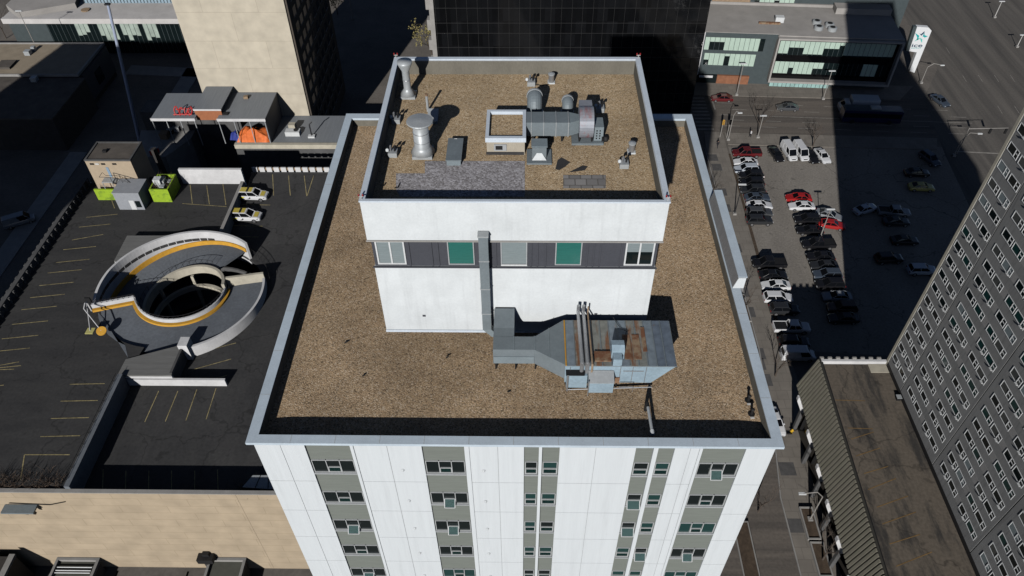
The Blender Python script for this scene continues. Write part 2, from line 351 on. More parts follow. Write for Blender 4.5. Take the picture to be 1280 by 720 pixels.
M['headlamp'] = plain('headlamp lens', (.65,.68,.70), .15)
M['taillamp'] = plain('tail lamp lens', (.35,.02,.02), .2)
M['car_glass'] = plain('car window', (.006,.007,.009), .05)
M['sash_glass'] = plain('opened sash with painted reflection', (.13,.23,.22), .1)  # reflection on the tilted panes, put into the colour as pale teal
M['sign_white'] = mat('white sign face', (.84,.86,.87), .4, var=.03)
M['sign_teal'] = plain('teal sign vinyl', (.02,.45,.45), .4)
M['sign_mint'] = plain('mint sign vinyl', (.15,.62,.55), .4)
M['sign_navy'] = plain('navy sign vinyl', (.015,.06,.12), .4)
M['hydrant'] = plain('yellow hydrant paint', (.75,.45,.03), .5)
M['skin'] = plain('skin', (.45,.28,.2), .6)
M['cloth_white'] = plain('white jacket', (.7,.7,.7), .8)
M['cloth_dark'] = plain('dark trousers', (.02,.02,.025), .8)
# ------------------------------------------------------------------ ground, roads
g = MB(); g.add([(-11,-400,0),(500,-400,0),(500,600,0),(-11,600,0)],[(0,1,2,3)])
g.add([(-500,41.4,0),(-11,41.4,0),(-11,600,0),(-500,600,0)],[(0,1,2,3)])
g.add([(-500,-400,-3.2),(-11,-400,-3.2),(-11,41.4,-3.2),(-500,41.4,-3.2)],[(0,1,2,3)])
g.add([(-11,-400,0),(-11,-400,-3.2),(-11,41.4,-3.2),(-11,41.4,0)],[(0,1,2,3)])
struct(g.build('ground', M['ground']))
def sheet(name, poly, z, m): return struct(MB().sheet(poly, z).build(name, m))
sheet('parking_lot_ground', [(40.4,75),(110,70),(110,128.6),(41.4,128.6)], .012, M['lot'])
sheet('cross_street', [(-12,134.2),(110,131.2),(110,146.6),(-12,149.4)], .008, M['road'])
sheet('side_street', [(13,-60),(33.4,-60),(33.4,50),(34.8,60),(35.8,75),(36.2,128),(34.6,134),(13,134)], .004, M['road'])
AV = lambda t, s: (98 + s*.97 + t*.09, 100 + t)      # avenue runs away from the camera on the right
sheet('wide_avenue', [(84,126),(150,120),(150,420),(97.5,420),(97.5,200),(95.5,160),(87.5,147)], .016, M['road_wide'])
sheet('avenue_mouth', [(84,126),(82,108),(86,70),(150,60),(150,120)], .014, M['road_wide'])
def slab(name, poly, m, h=.13): return struct(MB().prism(poly, -.02, h).build(name, m))
slab('street_sidewalk', [(36.2,75),(39.6,75),(41.0,128),(41.2,133.6),(37.4,133.9),(36.8,128)], M['sidewalk'])
slab('podium_sidewalk', [(33.4,-20),(40.5,-20),(40.5,75),(36.2,75),(35.0,60),(33.6,50)], M['sidewalk'])
slab('north_sidewalk', [(41.5,129.2),(83,127.6),(84.5,131.6),(41.5,133.5)], M['sidewalk'])
slab('far_sidewalk', [(37.5,148.2),(82,146.2),(87,152),(38.6,154.5)], M['sidewalk'])
slab('planting_strip', [(39.75,80),(40.35,80),(41.4,126),(41.0,126)], M['soil'], .10)
slab('side_walk', [(-79,41.6),(-75.3,41.6),(-75.3,160),(-79,160)], M['concrete'])
slab('side_walk', [(-92,41.6),(-88.5,41.6),(-88.5,126),(-92,126)], M['concrete'])
slab('side_walk', [(-92.5,156.9),(-60,154.5),(-60,158),(-92.5,161)], M['concrete'])
pp = MB()
for (x,y,w) in [(890,197,20),(896,209,17),(903,240,14),(908,260,14),(917,310,24),(921,340,13),(930,365,14),(937,390,15),(949,442,15),(951,455,11),(958,475,14)]:
    c = on_z(x,y,.13); hw = w*.055; pp.sheet([(c.x-hw,c.y-1.1),(c.x+hw,c.y-1.1),(c.x+hw,c.y+1.1),(c.x-hw,c.y+1.1)], .136)
for (x,y,w,h) in [(984,586,2.1,2.0),(994,657,1.9,1.9),(1036,656,1.6,1.7)]:
    c = on_z(x,y,.13); pp.sheet([(c.x-w/2,c.y-h/2),(c.x+w/2,c.y-h/2),(c.x+w/2,c.y+h/2),(c.x-w/2,c.y+h/2)], .137)
struct(pp.build('paving_patches', M['patch']))
# painted road markings
ml = MB()
for k in range(10):                       # zebra crossing
    y = 134.6 + k*1.35; ml.sheet([(36.2,y),(39.6,y-.03),(39.6,y+.5),(36.2,y+.53)], .02)
def dash(p, q, w=.13, z=.02):
    p = Vector(p); q = Vector(q); d = (q-p).normalized(); n = Vector((-d.y,d.x))*w/2
    ml.sheet([p+n,q+n,q-n,p-n], z)
ml.sheet([(41.0,142.4),(41.35,142.4),(41.35,147.6),(41.0,147.6)], .02)
for y0, sk in ((136.2,0),(138.5,1),(142.6,2),(145.1,0)):
    x = 42 + sk*1.4
    while x < 92:
        dash((x, y0 - (x-42)*.06), (x+3.2, y0 - (x+3.2-42)*.06), .15); x += 7.6
dash((42,140.4),(94,137.3),.16)
rngm = random.Random(2)
for k in range(5):                        # avenue lane lines
    s = 3.6*k + 5
    y = 128
    while y < 260:
        if rngm.random() < .45: dash((92+s+(y-128)*.10, y), (92+s+(y+3-128)*.10, y+3), .10, .03)
        y += 13
dash((86.4,127.1),(112,125.0),.35,.03)
struct(ml.build('painted_road_lines', M['line_white']))
# kerbs
kb = MB()
kb.path([(33.4,-20,.07),(33.5,50,.07),(34.9,60,.07),(36.1,75,.07),(36.6,128,.07)], .11, 4)
struct(kb.build('kerb_stones', M['concrete']))
# planters in the sidewalk at the right of the tower
for i,(x,y,lab) in enumerate([(1012,655,'long concrete edged planter with soil, beside the street lamp on the right sidewalk'),(1026,700,'long concrete edged planter at the bottom edge of the right sidewalk')]):
    c = on_z(x,y,.13); t = thing('planter', c, lab, 'planter', 'sidewalk planters')
    MB().ring((c.x-.85,c.x+.85,c.y-2.2,c.y+2.2),(c.x-.68,c.x+.68,c.y-2.02,c.y+2.02),.12,.5).build('rim', M['concrete'], t)
    MB().box(c.x-.68,c.x+.68,c.y-2.02,c.y+2.02,.1,.36).build('soil', M['soil'], t)
for i,(x,y,h,lab) in enumerate([(893,248,9,'sidewalk flower bed behind the raised roof parapet, the far one'),(927,385,9,'narrow kerbed flower bed on the sidewalk beside the white pickups'),(933,690,12,'kerbed flower bed with shrubs at the foot of the white tower')]):
    c = on_z(x,y,.13); t = thing('flower_bed', c, lab, 'flower bed', 'sidewalk flower beds')
    MB().ring((c.x-1,c.x+1,c.y-h/3,c.y+h/3),(c.x-.85,c.x+.85,c.y-h/3+.15,c.y+h/3-.15),.1,.32).build('rim', M['concrete'], t)
    MB().box(c.x-.85,c.x+.85,c.y-h/3+.15,c.y+h/3-.15,.1,.27).build('soil', M['soil'], t)

# ------------------------------------------------------------------ white tower
XL, XR, YF, YB = -12.655, 11.857, 19.034, 46.444       # outer parapet rectangle
ZP = 59.6; ZG = 58.92; ZGI = 58.55
fx0, fx1, fy, fyb = -12.45, 11.62, 19.28, 46.2
tower = thing('white_tower', (0,32,0), 'tall white panelled tower with grey window strips and a rooftop penthouse, in the middle', 'tower')
MB().box(fx0+.3,fx1-.3,fy+.32,fyb-.3,-3.5,58.3).build('core', M['green_grey'], tower)
# gravel field: falls gently from the parapets to the penthouse
PX0,PX1,PY0,PY1 = -7.435,6.585,26.663,39.755
gv = MB(); O = [(XL+.5,YF+.45),(XR-.45,YF+.45),(XR-.45,YB-.5),(XL+.5,YB-.5)]; I = [(PX0+.2,PY0+.2),(PX1-.2,PY0+.2),(PX1-.2,PY1-.2),(PX0+.2,PY1-.2)]
gv.add([(p[0],p[1],ZG) for p in O]+[(p[0],p[1],ZGI) for p in I], [(i,(i+1)%4,4+(i+1)%4,4+i) for i in range(4)])
gv.build('gravel_roof', M['gravel'], tower)
# parapet and coping
MB().ring((XL+.3,XR-.34,YF+.36,YB-.34),(XL+.52,XR-.52,YF+.5,YB-.55),58.0,ZP-.05).build('parapet', M['parapet_in'], tower)
MB().ring((XL,XR,YF,YB),(XL+.50,XR-.50,YF+.46,YB-.60),ZP-.16,ZP).build('coping', M['coping'], tower)
cj = MB()
for k in range(1,12):
    x = XL + k*(XR-XL)/12; cj.box(x-.012,x+.012,YF+.02,YF+.44,ZP,ZP+.004)
for k in range(1,10):
    y = YF + k*(YB-YF)/10
    cj.box(XL+.02,XL+.48,y-.012,y+.012,ZP,ZP+.004); cj.box(XR-.48,XR-.02,y-.012,y+.012,ZP,ZP+.004)
build_each(cj,'coping_seam', M['joint'], tower)
# raised parapet box on the right edge
rb = MB(); rb.extrude([(11.42,29.2,ZP-.02),(11.62,29.2,ZP+.72),(12.05,29.2,ZP+.72),(12.05,29.2,ZP-.6),(11.6,29.2,ZP-.6)],(0,7.55,0)); rb.build('raised_parapet', mat('brushed grey lining', (.30,.31,.32), .5, .1, stretch=(1,4,1)), tower)
MB().box(11.61,12.10,29.22,36.8,ZP+.722,ZP+.78).build('raised_coping', M['coping'], tower)
MB().extrude([(11.43,29.14,ZP+.004),(11.62,29.14,ZP+.76),(12.02,29.14,ZP+.76),(12.02,29.14,ZP+.004)],(0,.055,0)).build('raised_end', M['white_panel'], tower)
# front facade : (x0,x1,kind)
cols = [(-12.45,-10.12,'w',-11.24),(-10.12,-7.99,'g3',0),(-7.84,-4.67,'w',-6.28),(-4.67,-2.69,'g3',0),(-2.47,.08,'w',-1.14),(.08,.77,'g1',0),(.92,1.73,'g1',0),
        (1.73,5.24,'w',3.4),(5.24,6.05,'g1',0),(6.26,7.03,'g1',0),(7.03,8.16,'w',7.75),(8.30,10.30,'g3',0),(10.30,11.62,'w',None)]
fins = [(-7.99,-7.84),(-2.69,-2.47),(.77,.92),(6.05,6.26),(8.16,8.30)]
WT, WH, FH = 57.73, 1.08, 2.93                          # top of the first window row, height, storey
NF = 20
jz = [55.88 - FH*k for k in range(NF)]
wp = MB(); jb = MB(); sp = MB()
for x0,x1,k,j in cols:
    if k == 'w':
        xs = [x0,x1] if j is None else [x0,j,x1]
        zs = [ZP-.15] + jz + [-3]
        for a,b in zip(xs[:-1],xs[1:]):
            for zt,zb in zip(zs[:-1],zs[1:]):
                wp.box(a+(.012 if a!=x0 else 0),b-(.012 if b!=x1 else 0),fy,fy+.30,zb+.014,zt-.014)
        jb.box(x0+.03,x1-.03,fy+.022,fy+.28,-3,ZP-.17)
    else:
        sp.box(x0,x1,fy+.10,fy+.30,-3,ZP-.165)
for a,b in fins: wp.box(a,b,fy-.05,fy+.10,-3,ZP-.16)
wp.build('white_panels', M['white_panel'], tower); jb.build('panel_joints', M['joint'], tower); sp.build('grey_strips', M['green_grey'], tower)
# windows: only the upper storeys can be seen; each one is a part
def tower_window(x0, x1, zt, kind, opened, gl):
    z0 = zt - WH; y = fy + .085
    w = MB(); fr = MB(); b = .038
    if kind == 'g3':
        d = (x1-x0)/3; xa, xb = x0+d*1.02, x0+d*1.98
        for a, c in ((x0,xa),(xb,x1)): w.box(a+b,c-b,y-.005,y+.015,z0+b,zt-b)
        w.box(xa+b,xb-b,y-.005,y+.015,z0+WH*.45,zt-b)
        for a in (x0,xa-b/2,xb-b/2,x1-b): fr.box(a,a+b,y-.05,y+.012,z0,zt)
        fr.box(x0+b,x1-b,y-.048,y+.012,zt-b,zt); fr.box(x0+b,x1-b,y-.048,y+.012,z0,z0+b)
        fr.box(xa+b,xb-b,y-.046,y+.012,z0+WH*.40,z0+WH*.40+.045)
        sash = (xa+b,xb-b)
    else:
        w.box(x0+b,x1-b,y-.005,y+.015,z0+WH*.47,zt-b)
        for a in (x0,x1-b): fr.box(a,a+b,y-.05,y+.012,z0,zt)
        fr.box(x0+b,x1-b,y-.048,y+.012,zt-b,zt); fr.box(x0+b,x1-b,y-.048,y+.012,z0,z0+b)
        fr.box(x0+b,x1-b,y-.046,y+.012,z0+WH*.40,z0+WH*.40+.045)
        sash = (x0+b,x1-b)
    win = w.build('window', gl, tower)
    fr.build('frame', M['frame_mid'], win)
    s = MB(); h = WH*.40 - b; out = .30 if opened else .02
    p = [(sash[0],y-.01,z0+b+h),(sash[1],y-.01,z0+b+h),(sash[1],y-.01-out,z0+b+.03-(.02 if opened else 0)),(sash[0],y-.01-out,z0+b+.03-(.02 if opened else 0))]
    s.quad(*p); s.extrude(p, (0,.012,.004))
    s.build('sash', M['sash_glass'] if opened else M['glass_teal'], win)
    e = MB(); t = .05
    for a,c in ((0,1),(1,2),(2,3),(3,0)): e.tube(Vector(p[a])-Vector((0,.012,0)),Vector(p[c])-Vector((0,.012,0)),.022,n=4)
    e.build('sash_frame', M['frame_white' if opened else 'frame_mid'], win)
    MB().box(x0-.03,x1+.03,fy-.02,fy+.099,z0-.10,z0-.005).build('sill', M['frame_grey'], win)
rng = random.Random(5)
opened = {(1,3),(3,1),(3,2),(0,0)}
gi = 0
for ci,(x0,x1,k,j) in enumerate(c for c in cols if c[2] != 'w'):
    for r in range(7):
        op = (ci,r) in {(0,4),(1,1),(1,2),(6,0),(0,2),(4,1),(4,2),(5,3),(6,3)}
        gl = M['glass_teal'] if ((ci in (2,3,4,5) and rng.random()<.5) or rng.random()<.15) else M['glass_dark']
        tower_window(x0+.05, x1-.05, WT-FH*r, k, op, gl)
lower = MB()
for ci,(x0,x1,k,j) in enumerate(c for c in cols if c[2] != 'w'):
    for r in range(7,19): lower.box(x0+.08,x1-.08,fy+.07,fy+.098,WT-FH*r-WH,WT-FH*r)
lo = lower.build('lower_windows', M['glass_dark'], tower); lo['kind'] = 'stuff'
# small vent caps on the white panels
for r in range(6):
    for x in (-5.75,-1.85):
        c = (x, fy-.001, 57.0-FH*r)
        MB().tube(c,(c[0],fy-.09,c[2]-.02),.085,.05,n=10).build('vent_cap', M['white_paint'], tower)
# the other three sides
sd = MB()
for x in (fx0+.02, fx1-.20):
    for k in range(5):
        y0 = fy+.32+k*5.4; sd.box(x,x+.18,y0,min(y0+3.6,fyb-.02),-3,ZP-.17)
for k in range(5):
    x0 = fx0+.05+k*5.1; sd.box(x0,min(x0+3.5,fx1-.02),fyb-.20,fyb-.005,-3,ZP-.17)
sd.build('side_panels', M['white_panel'], tower)
sw = MB()
for x in (fx0+.27, fx1-.32):
    for k in range(4):
        for r in range(19): sw.box(x,x+.05,fy+3.95+k*5.4,fy+5.65+k*5.4,WT-FH*r-WH,WT-FH*r)
o = sw.build('side_windows', M['glass_dark'], tower); o['kind'] = 'stuff'

# ---- penthouse
ZT = 67.58; ZPG = 66.67; py = PY0 + .02
MB().box(PX0+.12,PX1-.12,PY0+.12,PY1-.1,58.3,63.38).build('penthouse_wall', M['white_paint'], tower)
MB().box(PX0+.16,PX1-.16,PY0+.17,PY1-.12,63.38,65.17).build('penthouse_band', M['band_grey'], tower)
up = MB(); up.box(PX0+.02,PX1-.02,PY0+.02,PY1-.02,65.17,66.60)
up.ring((PX0+.02,PX1-.02,PY0+.02,PY1-.02),(PX0+.27,PX1-.27,PY0+.24,PY1-.3),66.60,ZT-.08)
up.build('penthouse_fascia', M['white_paint'], tower)
lin = MB()
lin.ring((PX0+.272,PX1-.272,PY0+.242,PY1-.302),(PX0+.29,PX1-.29,PY0+.26,PY1-.325),ZPG-.05,ZT-.085)
lin.build('parapet_lining', M['parapet_in'], tower)
MB().ring((PX0-.02,PX1+.02,PY0-.02,PY1+.02),(PX0+.25,PX1-.25,PY0+.15,PY1-.24),ZT-.08,ZT).build('penthouse_coping', M['pent_coping'], tower)
MB().box(PX0-.02,PX1+.02,PY0-.03,PY0+.019,65.12,65.20).build('drip_edge', M['concrete'], tower)
MB().box(PX0+.06,PX1-.06,PY0+.055,PY0+.115,63.33,63.40).build('band_sill', M['band_grey'], tower)
MB().box(PX0+.10,PX1-.10,PY0+.07,PY0+.119,58.3,58.72).build('base_flashing', M['pent_coping'], tower)
MB().sheet([(PX0+.28,PY0+.25),(PX1-.28,PY0+.25),(PX1-.28,PY1-.31),(PX0+.28,PY1-.31)],ZPG).build('penthouse_gravel', M['gravel_up'], tower)
yb = PY0 + .17
def X(px): return on_y(px, 318, PY0+.17).x
rib = MB()
for px in (512,540,548,620,664,672,682,734,742,750,776): rib.box(X(px)-.035,X(px)+.035,yb-.05,yb-.002,63.41,65.12)
build_each(rib,'band_rib', M['band_grey'], tower)
for a,b,kind in ((471,507,'slide'),(560,593,'green'),(626,659,'grey'),(694,727,'green'),(781,817,'slide_open')):
    x0,x1 = X(a),X(b); z0,z1 = 63.52,65.05
    w = MB(); f = MB()
    if kind == 'slide_open':
        w.box(x0+.06,x1-.06,yb-.02,yb-.003,z0+.06,z0+.85)
        win = w.build('penthouse_window', M['glass_dark'], tower)
        MB().box(x0+.06,x1-.06,yb-.02,yb-.003,z0+.86,z1-.06).build('blind', M['blind_grey'], win)
    else:
        w.box(x0+.05,x1-.05,yb-.02,yb-.003,z0+.05,z1-.05)
        win = w.build('penthouse_window', M['blind_green'] if kind=='green' else M['blind_grey'], tower)
    fm = M['frame_white'] if 'slide' in kind else M['frame_grey']
    t = .075 if 'slide' in kind else .05
    f.box(x0,x0+t,yb-.06,yb-.002,z0,z1); f.box(x1-t,x1,yb-.06,yb-.002,z0,z1)
    f.box(x0+t,x1-t,yb-.058,yb-.002,z1-t,z1); f.box(x0+t,x1-t,yb-.058,yb-.002,z0,z0+t)
    if 'slide' in kind: f.box((x0+x1)/2-.04,(x0+x1)/2+.04,yb-.058,yb-.002,z0+t,z1-t)
    f.build('frame', fm, win)
    if kind == 'grey': MB().box(x0,x1,yb-.10,yb-.061,z0-.03,z0+.06).build('sill', M['frame_white'], win)
# downpipe-like square duct on the front wall
dx0,dx1 = on_y(600.5,350,PY0-.3).x, on_y(612,350,PY0-.3).x
t = thing('wall_duct', ((dx0+dx1)/2,PY0-.2,58.6), 'tall square grey duct running up the white penthouse wall', 'duct')
MB().box(dx0,dx1,PY0-.40,PY0-.035,59.3,65.75).build('shaft', M['duct'], t)
MB().extrude([(dx0,PY0-.40,59.3),(dx0,PY0-.035,59.3),(dx0+.45,PY0-.035,58.75),(dx0+.45,PY0-.40,58.75)],(dx1-dx0,0,0)).build('elbow', M['duct_light'], t)
MB().box(dx0-.03,dx1+.03,PY0-.43,PY0-.033,65.75,65.83).build('cap', M['galv'], t)
st = MB()
for z in (60.5,62.3,64.2): st.box(dx0-.02,dx1+.02,PY0-.42,PY0-.034,z,z+.05)
st.build('strap', M['galv'], t)
# obstruction lamps on the four penthouse corners
for (x,y,lab) in ((PX0+.1,PY0+.1,'front left'),(PX1-.1,PY0+.1,'front right'),(PX0+.1,PY1-.1,'back left'),(PX1-.1,PY1-.1,'back right')):
    t = thing('obstruction_lamp', (x,y,ZT), 'twin red obstruction lamp on the %s corner of the penthouse coping' % lab, 'lamp', 'red lamps on the penthouse corners')
    MB().tube((x,y,ZT),(x,y,ZT+.19),.02).build('stem', M['pole_white'], t)
    MB().box(x-.11,x+.11,y-.02,y+.02,ZT+.16,ZT+.19).build('bracket', M['pole_white'], t)
    for s in (-.09,.09): MB().lathe((x+s,y,ZT+.19),[(.035,0),(.042,.03),(.04,.09),(.015,.12)],10).build('lens', M['lamp_red'], t)
# small openings in the white wall
for x,z in ((on_y(530,394,PY0+.1).x,59.75),(on_y(745,391,PY0+.1).x,59.95)):
    MB().box(x-.08,x+.08,PY0+.10,PY0+.123,z,z+.13).build('wall_box', M['band_grey'], tower)
# ------------------------------------------------------------------ big air handler on the lower roof
ZU = 60.33; zb = 59.28
t = thing('air_handler', (3.0,24.6,58.6), 'large rusty grey air handling unit with tapered duct, in front of the penthouse', 'air unit')
MB().prism([(-1.48,24.06),(.58,24.06),(.58,24.92),(-.44,24.92),(-1.48,24.92)],zb,ZU).build('duct', M['duct'], t)
MB().extrude([(-1.48,24.922,zb),(-1.48,24.922,ZU-.012),(-1.48,25.5,ZU-.012),(-1.48,26.62,ZU+.25),(-1.48,26.62,zb+.4)],(1.04,0,0)).build('riser', M['duct'], t)
MB().prism([(.582,24.06),(2.06,23.12),(2.06,26.05),(.582,24.92)],zb-.02,ZU).build('taper', M['duct'], t)
hs = MB(); hs.extrude([(2.062,23.10,59.0),(6.35,23.10,59.0),(7.42,23.10,ZU-.05),(2.062,23.10,ZU-.05)],(0,2.9,0)); hs.build('housing', M['unit_blue'], t)
MB().box(2.064,7.46,23.07,26.03,ZU-.048,ZU-.001).build('lid', M['duct'], t)
lm_ = ['lid_blue','lid_tan','lid_blue','lid_tan','lid_tan','lid_blue','lid_blue','lid_tan','lid_tan','lid_blue','lid_dark','lid_dark','lid_dark']
for i in range(12):
    xa_ = 2.15+i*.44; MB().box(xa_,min(xa_+.435,7.45),23.065,26.035,ZU+.0,ZU+.012+.002*(i%2)).build('lid_panel', M[lm_[i]], t)
sm = MB(); x = 2.55
while x < 7.3: sm.box(x-.02,x+.02,23.06,26.03,ZU+.011,ZU+.045); x += .44
build_each(sm,'seam', M['duct'], t)
fl = MB()
for x in (-.46,.57,1.3): fl.box(x-.02,x+.02,24.0 if x<.5 else (24.03 if x<1 else 23.55),24.95 if x<1 else 25.5,ZU+.002,ZU+.03)
build_each(fl,'flange', M['duct_light'], t)
MB().box(2.07,2.13,23.05,26.02,ZU+.012,ZU+.04).build('yellow_strip', M['curb_yellow'], t)
MB().box(-1.46,.56,24.02,24.056,zb+.02,ZU-.52).build('side_sheet', M['duct_light'], t)
dr = MB()
for x in (2.3,3.05,4.75,5.35,6.0): dr.box(x,x+.03,23.08,23.098,59.05,ZU-.1)
dr.box(4.9,5.9,23.078,23.097,59.9,59.95); dr.build('panel_edge', M['steel'], t)
for x,y,w in ((5.15,24.0,.36),(5.62,24.0,.36),(6.02,24.5,.20)):
    MB().box(x-w/2,x+w/2,y-.55,y+1.05,ZU+.046,ZU+.062).build('rust_sheet', M['rust'], t)
MB().box(4.35,4.78,23.06,23.5,ZU+.012,ZU+.5).build('hood_neck', M['unit_blue'], t)
MB().extrude([(4.3,23.5,ZU+.02),(4.3,23.5,ZU+.62),(4.3,23.75,ZU+.78),(4.3,24.1,ZU+.72),(4.3,24.1,ZU+.02)],(.62,0,0)).build('hood', M['unit_blue'], t)
MB().box(4.4,4.78,23.04,23.068,59.0,59.45).build('rusty_panel', M['rust'], t)
bx = MB().box(3.22,4.42,22.5,23.06,58.95,59.72).build('burner_box', M['unit_blue'], t)
MB().extrude([(3.2,22.47,59.72),(3.2,23.07,59.95),(3.2,23.07,59.98),(3.2,22.47,59.75)],(1.24,0,0)).build('burner_lid', M['galv'], t)
MB().box(3.5,4.3,23.3,23.9,ZU+.046,ZU+.12).build('rust_tray', M['rust'], t)
MB().box(2.14,3.15,22.8,23.09,58.95,59.9).build('filter_box', M['unit_blue'], t)
MB().box(2.1,3.0,22.75,23.4,59.95,60.0).build('filter_lid', M['black'], t)
for x,r,zz,m in ((2.86,.085,.28,'steel'),(3.12,.085,.28,'steel'),(3.36,.04,.2,'wood')):
    p = MB(); p.path([(x,23.0,59.7),(x,23.0,ZU+zz),(x-.05,26.3,ZU+zz+.1),(x-.05,26.3,ZU+zz+.55)],r,10)
    for q in ((x,23.0,ZU+zz),(x-.05,26.3,ZU+zz+.1)): p.lathe((q[0],q[1],q[2]-r),[(r*.3,0),(r*.95,r*.5),(r,r),(r*.95,r*1.5),(r*.3,r*2)],10)
    p.build('pipe', M[m], t, smooth=False)
MB().path([(4.66,26.55,60.05),(4.7,25.9,60.45),(4.95,25.4,60.42),(5.3,25.2,60.42)],.015,5).build('cable', M['black'], t)
for x,y in ((-1.4,24.15),(-.4,24.15),(.6,24.15),(2.1,23.2),(6.2,23.2),(4.6,23.0),(-1.4,24.8),(2.1,25.9),(6.2,25.9)):
    MB().box(x,x+.07,y,y+.07,58.5,zb+.02 if y>23.9 else 59.02).build('leg', M['black'], t)
rl = MB(); rl.path([(2.2,22.75,58.85),(6.4,22.9,58.9)],.03,6); rl.path([(5.4,22.6,58.9),(5.4,22.6,59.3),(4.7,22.6,59.3)],.02,6); rl.tube((3.2,22.45,58.6),(3.2,22.45,59.9),.03); rl.tube((2.2,22.75,58.6),(2.2,22.75,60.0),.045)
rl.build('pipe_rail', M['steel'], t)
# stand pipes on the lower roof
p = on_z(815.5,541,59.35); p2 = on_z(810,509,59.45); t = thing('drain_pipe', p, 'slim grey drain pipe with white end reaching in from the front parapet', 'pipe')
MB().path([p,p2],.075,10).build('pipe', M['galv'], t); MB().tube(p+Vector((0,-.1,0)),p+Vector((0,.14,0)),.095,n=12).build('foot', M['white_paint'], t)
MB().path([p2+Vector((0,.005,0)),p2+Vector((-.02,.2,.02)),p2+Vector((-.02,.28,-.2)),p2+Vector((-.02,.28,-.75))],.085,10).build('elbow', M['black'], t)
for px,py_,lab in ((935,501,'small black roof drain cap near the right parapet, the farther of two'),(939,518,'small black roof drain cap near the right parapet, the nearer of two')):
    p = on_z(px,py_,58.85); t = thing('roof_drain', p, lab, 'drain', 'roof drain caps')
    MB().lathe(p,[(.17,0),(.17,.06),(.07,.07),(.06,.36),(.10,.40),(.06,.46)],12).build('pipe', M['black'], t)
    MB().box(p.x-.1,p.x+.1,p.y-.28,p.y-.18,p.z,p.z+.06).build('clamp', M['pole_white'], t)
db = MB(); rr = random.Random(3)
for px,py_ in ((883,300),(886,312),(434,428),(404,300),(637,490),(560,447),(878,205),(905,420),(455,470)):
    p = on_z(px,py_,58.75); a = rr.random()*3
    db.tube(p+Vector((-.07-.06*rr.random(),-.03,.03)),p+Vector((.06,.05*rr.random(),.05)),.045,.02,n=6)
lit = db.build('litter_scraps', M['black'], tower); lit['kind'] = 'stuff'

# ------------------------------------------------------------------ equipment on the penthouse roof
G = ZPG
def gz(px,py_): return on_z(px,py_,G)
# paving areas (part of the roof)
pa = [gz(495,236.5),gz(495,217),gz(531,217),gz(531,201.5),gz(656,201.5),gz(656,246),gz(500,246)]
MB().sheet([(p.x,p.y) for p in pa],G+.012).build('grey_ballast', M['gravel_grey'], tower)
pb = [gz(704,236),gz(704,219.5),gz(757,219.5),gz(757,236)]
MB().sheet([(p.x,p.y) for p in pb],G+.03).build('paver_walk', M['paver'], tower)
mp = MB(); mp.sheet([(q.x,q.y) for q in (gz(694,212),gz(697,200),gz(702,197),gz(713,203),gz(706,209),gz(699,213))],G+.012)
mp.sheet([(q.x,q.y) for q in (gz(710,216),gz(728,207),gz(735,208),gz(731,213))],G+.012); mp.build('membrane_patch', M['membrane'], tower)
# vent stack with flat cap
b = gz(529,192.5); t = thing('vent_stack', b, 'stout galvanised vent stack with a wide flat round cap, left of the grey hatch', 'vent stack')
MB().extrude([(b.x-.50,b.y-.5,G),(b.x+.50,b.y-.5,G),(b.x+.5,b.y+.5,G),(b.x-.5,b.y+.5,G)],(0,0,.16)).build('curb', M['galv'], t)
MB().lathe(b,[(.60,.162),(.43,.45),(.40,.5),(.38,1.68)],24).build('flue', M['galv'], t, smooth=True)
MB().lathe(b,[(.40,1.68),(.40,1.84),(.37,1.88)],24).build('collar', M['galv'], t)
MB().lathe(b,[(.64,1.89),(.66,1.92),(.64,1.97),(.1,2.03)],28).build('cap', M['galv'], t)
bd = MB()
for z in (.8,1.3): bd.lathe(b+Vector((0,0,z)),[(.385,0),(.412,.02),(.385,.04)],24)
build_each(bd,'band', M['steel'], t)
# tall slim stack in the back corner
b = gz(510.5,120); t = thing('exhaust_stack', b, 'slim galvanised exhaust stack with flared top in the back left corner of the penthouse roof', 'exhaust stack')
MB().box(b.x-.42,b.x+.42,b.y-.38,b.y+.38,G,G+.14).build('curb', M['galv'], t)
MB().lathe(b,[(.44,.142),(.22,.45),(.20,.5),(.20,1.55),(.40,1.98),(.40,2.12)],22).build('flue', M['galv'], t, smooth=True)
MB().lathe(b+Vector((0,0,1.0)),[(.21,0),(.222,.02),(.21,.05)],22).build('band', M['steel'], t)
# thin rusty pipe and sloping hatch behind the vent stack
b = gz(535,139); t = thing('soil_pipe', b, 'thin rusty pipe standing behind the capped vent stack', 'pipe')
MB().tube(b,b+Vector((0,0,.95)),.07).build('pipe', M['galv'], t); MB().tube(b+Vector((0,0,.95)),b+Vector((0,0,1.05)),.085).build('head', M['rust'], t)
b = gz(541,155); t = thing('roof_box', b, 'low sloping grey roof box behind the capped vent stack', 'roof box')
MB().extrude([(b.x-.25,b.y,G),(b.x-.25,b.y,G+.16),(b.x-.25,b.y+.75,G+.42),(b.x-.25,b.y+.75,G)],(.5,0,0)).build('body', M['duct'], t)
MB().extrude([(b.x-.28,b.y-.03,G+.165),(b.x-.28,b.y+.78,G+.43),(b.x-.28,b.y+.78,G+.46),(b.x-.28,b.y-.03,G+.195)],(.56,0,0)).build('lid', M['galv'], t)
